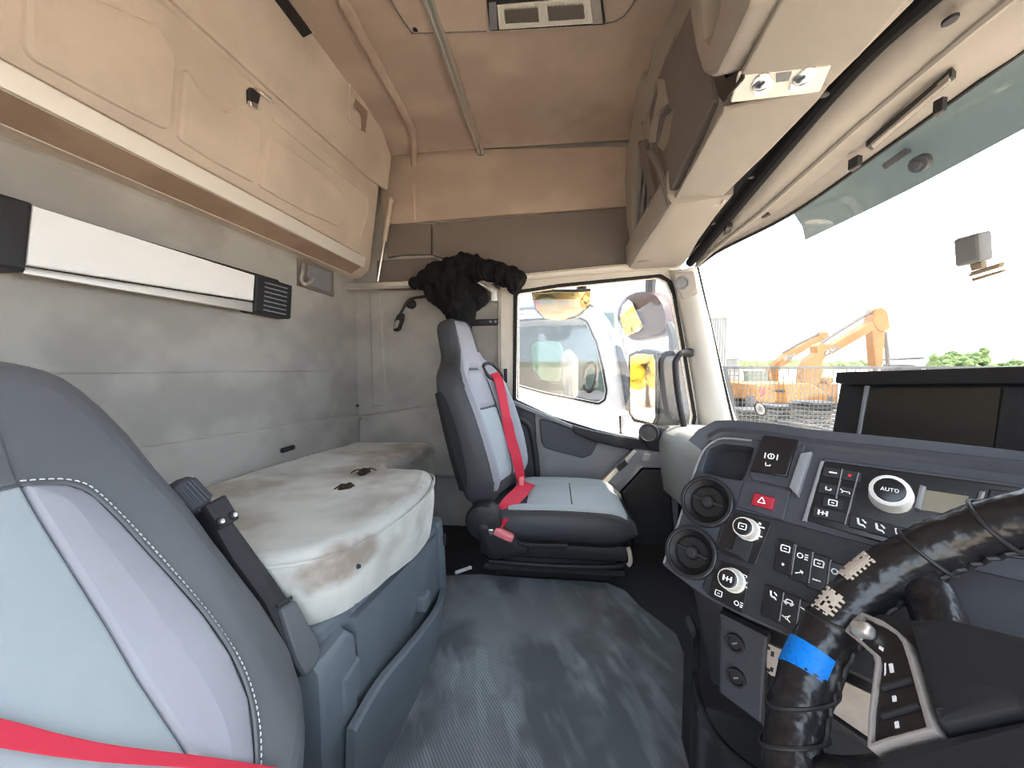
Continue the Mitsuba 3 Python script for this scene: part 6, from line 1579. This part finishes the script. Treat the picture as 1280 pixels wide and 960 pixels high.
def tree(name, label, d, cx_, zb, h, w, leaf, seed, conifer=False, group=None, pos=None):
    r_ = np.random.default_rng(seed)
    o_, u_, v_, aw = fz(d)
    base = (o_ + cx_ * u_ if pos is None else np.array([pos[0], pos[1], 0])) + [0, 0, zb]
    t_ = thing(name, label, 'tree', group)
    part(t_, 'trunk', tube([base, base + [0, 0, h * .6]], 1., 8, scale=np.array([.028 * h, .012 * h])), M_BARK)
    cl = []
    for _ in range(70 if not conifer else 46):
        f = r_.random() ** (.8 if not conifer else 1.2)
        rad = (w / 2) * (math.sin(math.pi * (.15 + .8 * f)) if not conifer else (1 - f) * .9 + .05)
        a = r_.uniform(0, 6.28)
        q = r_.uniform(.3, 1) ** .5
        c = base + np.array([math.cos(a) * rad * q, math.sin(a) * rad * q, h * (.22 + .75 * f)])
        s = trimesh.creation.icosphere(2, 1.)
        s.vertices *= (.6 + .8 * meshkit.fbm(s.vertices * 2.5 + r_.uniform(0, 50, 3), 3))[:, None] * np.array([1, 1, .8]) * h * r_.uniform(.07, .13) * (1 if not conifer else .8)
        cl.append(s.apply_translation(c))
    part(t_, 'crown', cat(cl), leaf, False)


tp = [(1166, 24, 9.5, 4.0, True), (1178, 28, 8.0, 7., False), (1190, 26, 8.8, 7., False), (1203, 27, 8.5, 7., False), (1216, 26, 9., 7., False), (1228, 25, 9.8, 4.5, True), (1240, 24, 7.2, 6., False), (1254, 25, 6.8, 6.5, False), (1268, 24, 7.0, 6., False), (1284, 24, 7., 6., False)]
TREE_LABELS = ['pointed conifer at the left end of the far tree line', 'bushy green tree just right of the left pointed conifer', 'second bushy green tree right of the left pointed conifer', 'bushy green tree in the middle of the far tree line',
               'tallest bushy green tree just left of the right pointed conifer', 'pointed conifer where the green trees meet the yellow bushes', 'yellow green bush just right of the right pointed conifer', 'second yellow green bush right of the right pointed conifer',
               'yellow green bush near the right edge of the photo', 'yellow green bush cut by the right edge of the photo']
for i, (px, d, h, w, con) in enumerate(tp):
    f = 84.0 + (i % 3) * 11
    cxx = (px - 640) / 481 * f
    tree('tree', TREE_LABELS[i], f, cxx, GZ - 3.2, (h * .80 if i < 6 else h * .72) * f / 90, w * .8, M_LEAF if i < 6 else M_LEAF, 30 + i, con, 'far conifers' if con else ('far green trees' if i < 6 else 'far yellow green bushes'))
hg = []
r_ = np.random.default_rng(5)
for px in np.arange(905, 1125, 3.5):
    c = np.array(plane('F120.0')[0]) + (px - 640) / 481 * 120 * plane('F120.0')[1] + [0, 0, r_.uniform(-2.2, 0)]
    s = trimesh.creation.icosphere(2, 1.)
    s.vertices *= (.6 + .8 * meshkit.fbm(s.vertices * 2 + r_.uniform(0, 50, 3), 3))[:, None] * np.array([2.0, 2.0, 1.9])
    hg.append(s.apply_translation(c))
add('far_hedge', cat(hg), M_LEAF, False, 'hazy hedge line on the horizon behind the excavators', 'hedge', kind='stuff')
TL = thing('white_trailer', 'pale trailer parked far off left of the tree line', 'trailer')
part(TL, 'body', pad('F60.0', [(59.5076,1.2286),(63.8494,1.477),(63.9419,-.0155),(59.5866,-.1401)], 2.4, .05, -2.4), M_WALLW)
part(TL, 'roof_edge', pad('F60.0', [(59.2479,1.4149),(64.0867,1.6633),(64.1022,1.4149),(59.2622,1.1664)], 2.6, .03, -2.5), M_TGREY)
part(TL, 'chassis', pad('F60.0', [(59.5866,-.1401),(63.9419,-.0155),(63.9728,-.5139),(59.6154,-.6386)], 2.2, .05, -2.3), M_MDARK)

# yellow trees and a low wall behind the truck, seen in the mirrors
for i, (x, y, h, w) in enumerate(((-13, 4.2, 6.5, 3.6), (-16, .2, 6, 3.8), (-20, 8.0, 7.5, 4.4), (-27, 13, 8, 5), (-11, 10.5, 5.5, 3.6))):
    tree('yellow_tree', ['yellow tree filling the main mirror, nearest behind the truck', 'yellow tree behind the driver side of the truck, seen in the mirror', 'tall yellow tree in the second row, seen in the mirror', 'tallest yellow tree far behind, seen in the mirror', 'small yellow tree to the side, seen in the mirror'][i], 10., 0, GZ, h, w, M_LEAFY, 60 + i, group='trees reflected in the mirror', pos=(x, y))
add('yard_wall', box(-32, -31.6, -30, 40, GZ, GZ + 1.1, .03), M_WALLW, 30, 'pale low wall far behind the truck, reflected in the mirror', 'wall')
# wiper at rest on the windscreen
wp = spline([(1.13,2.3183,0.633),(1.13,2.1167,0.6523),(1.13,1.8886,0.6637),(1.13,1.6611,0.6655)] + [(1.15, .9, .70)], 5)
WP = thing('wiper', 'black wiper blade at rest at the foot of the windscreen', 'wiper')
part(WP, 'blade', tube(wp + [.03, 0, 0], .006, 6), M_SEAL)
part(WP, 'arm', tube(spline([(1.13,2.155,0.663),(1.13,1.8899,0.6821),(1.13,1.6407,0.6857)] + [(1.17, .9, .69)], 5) + [.05, 0, 0], .008, 6), M_MDARK)
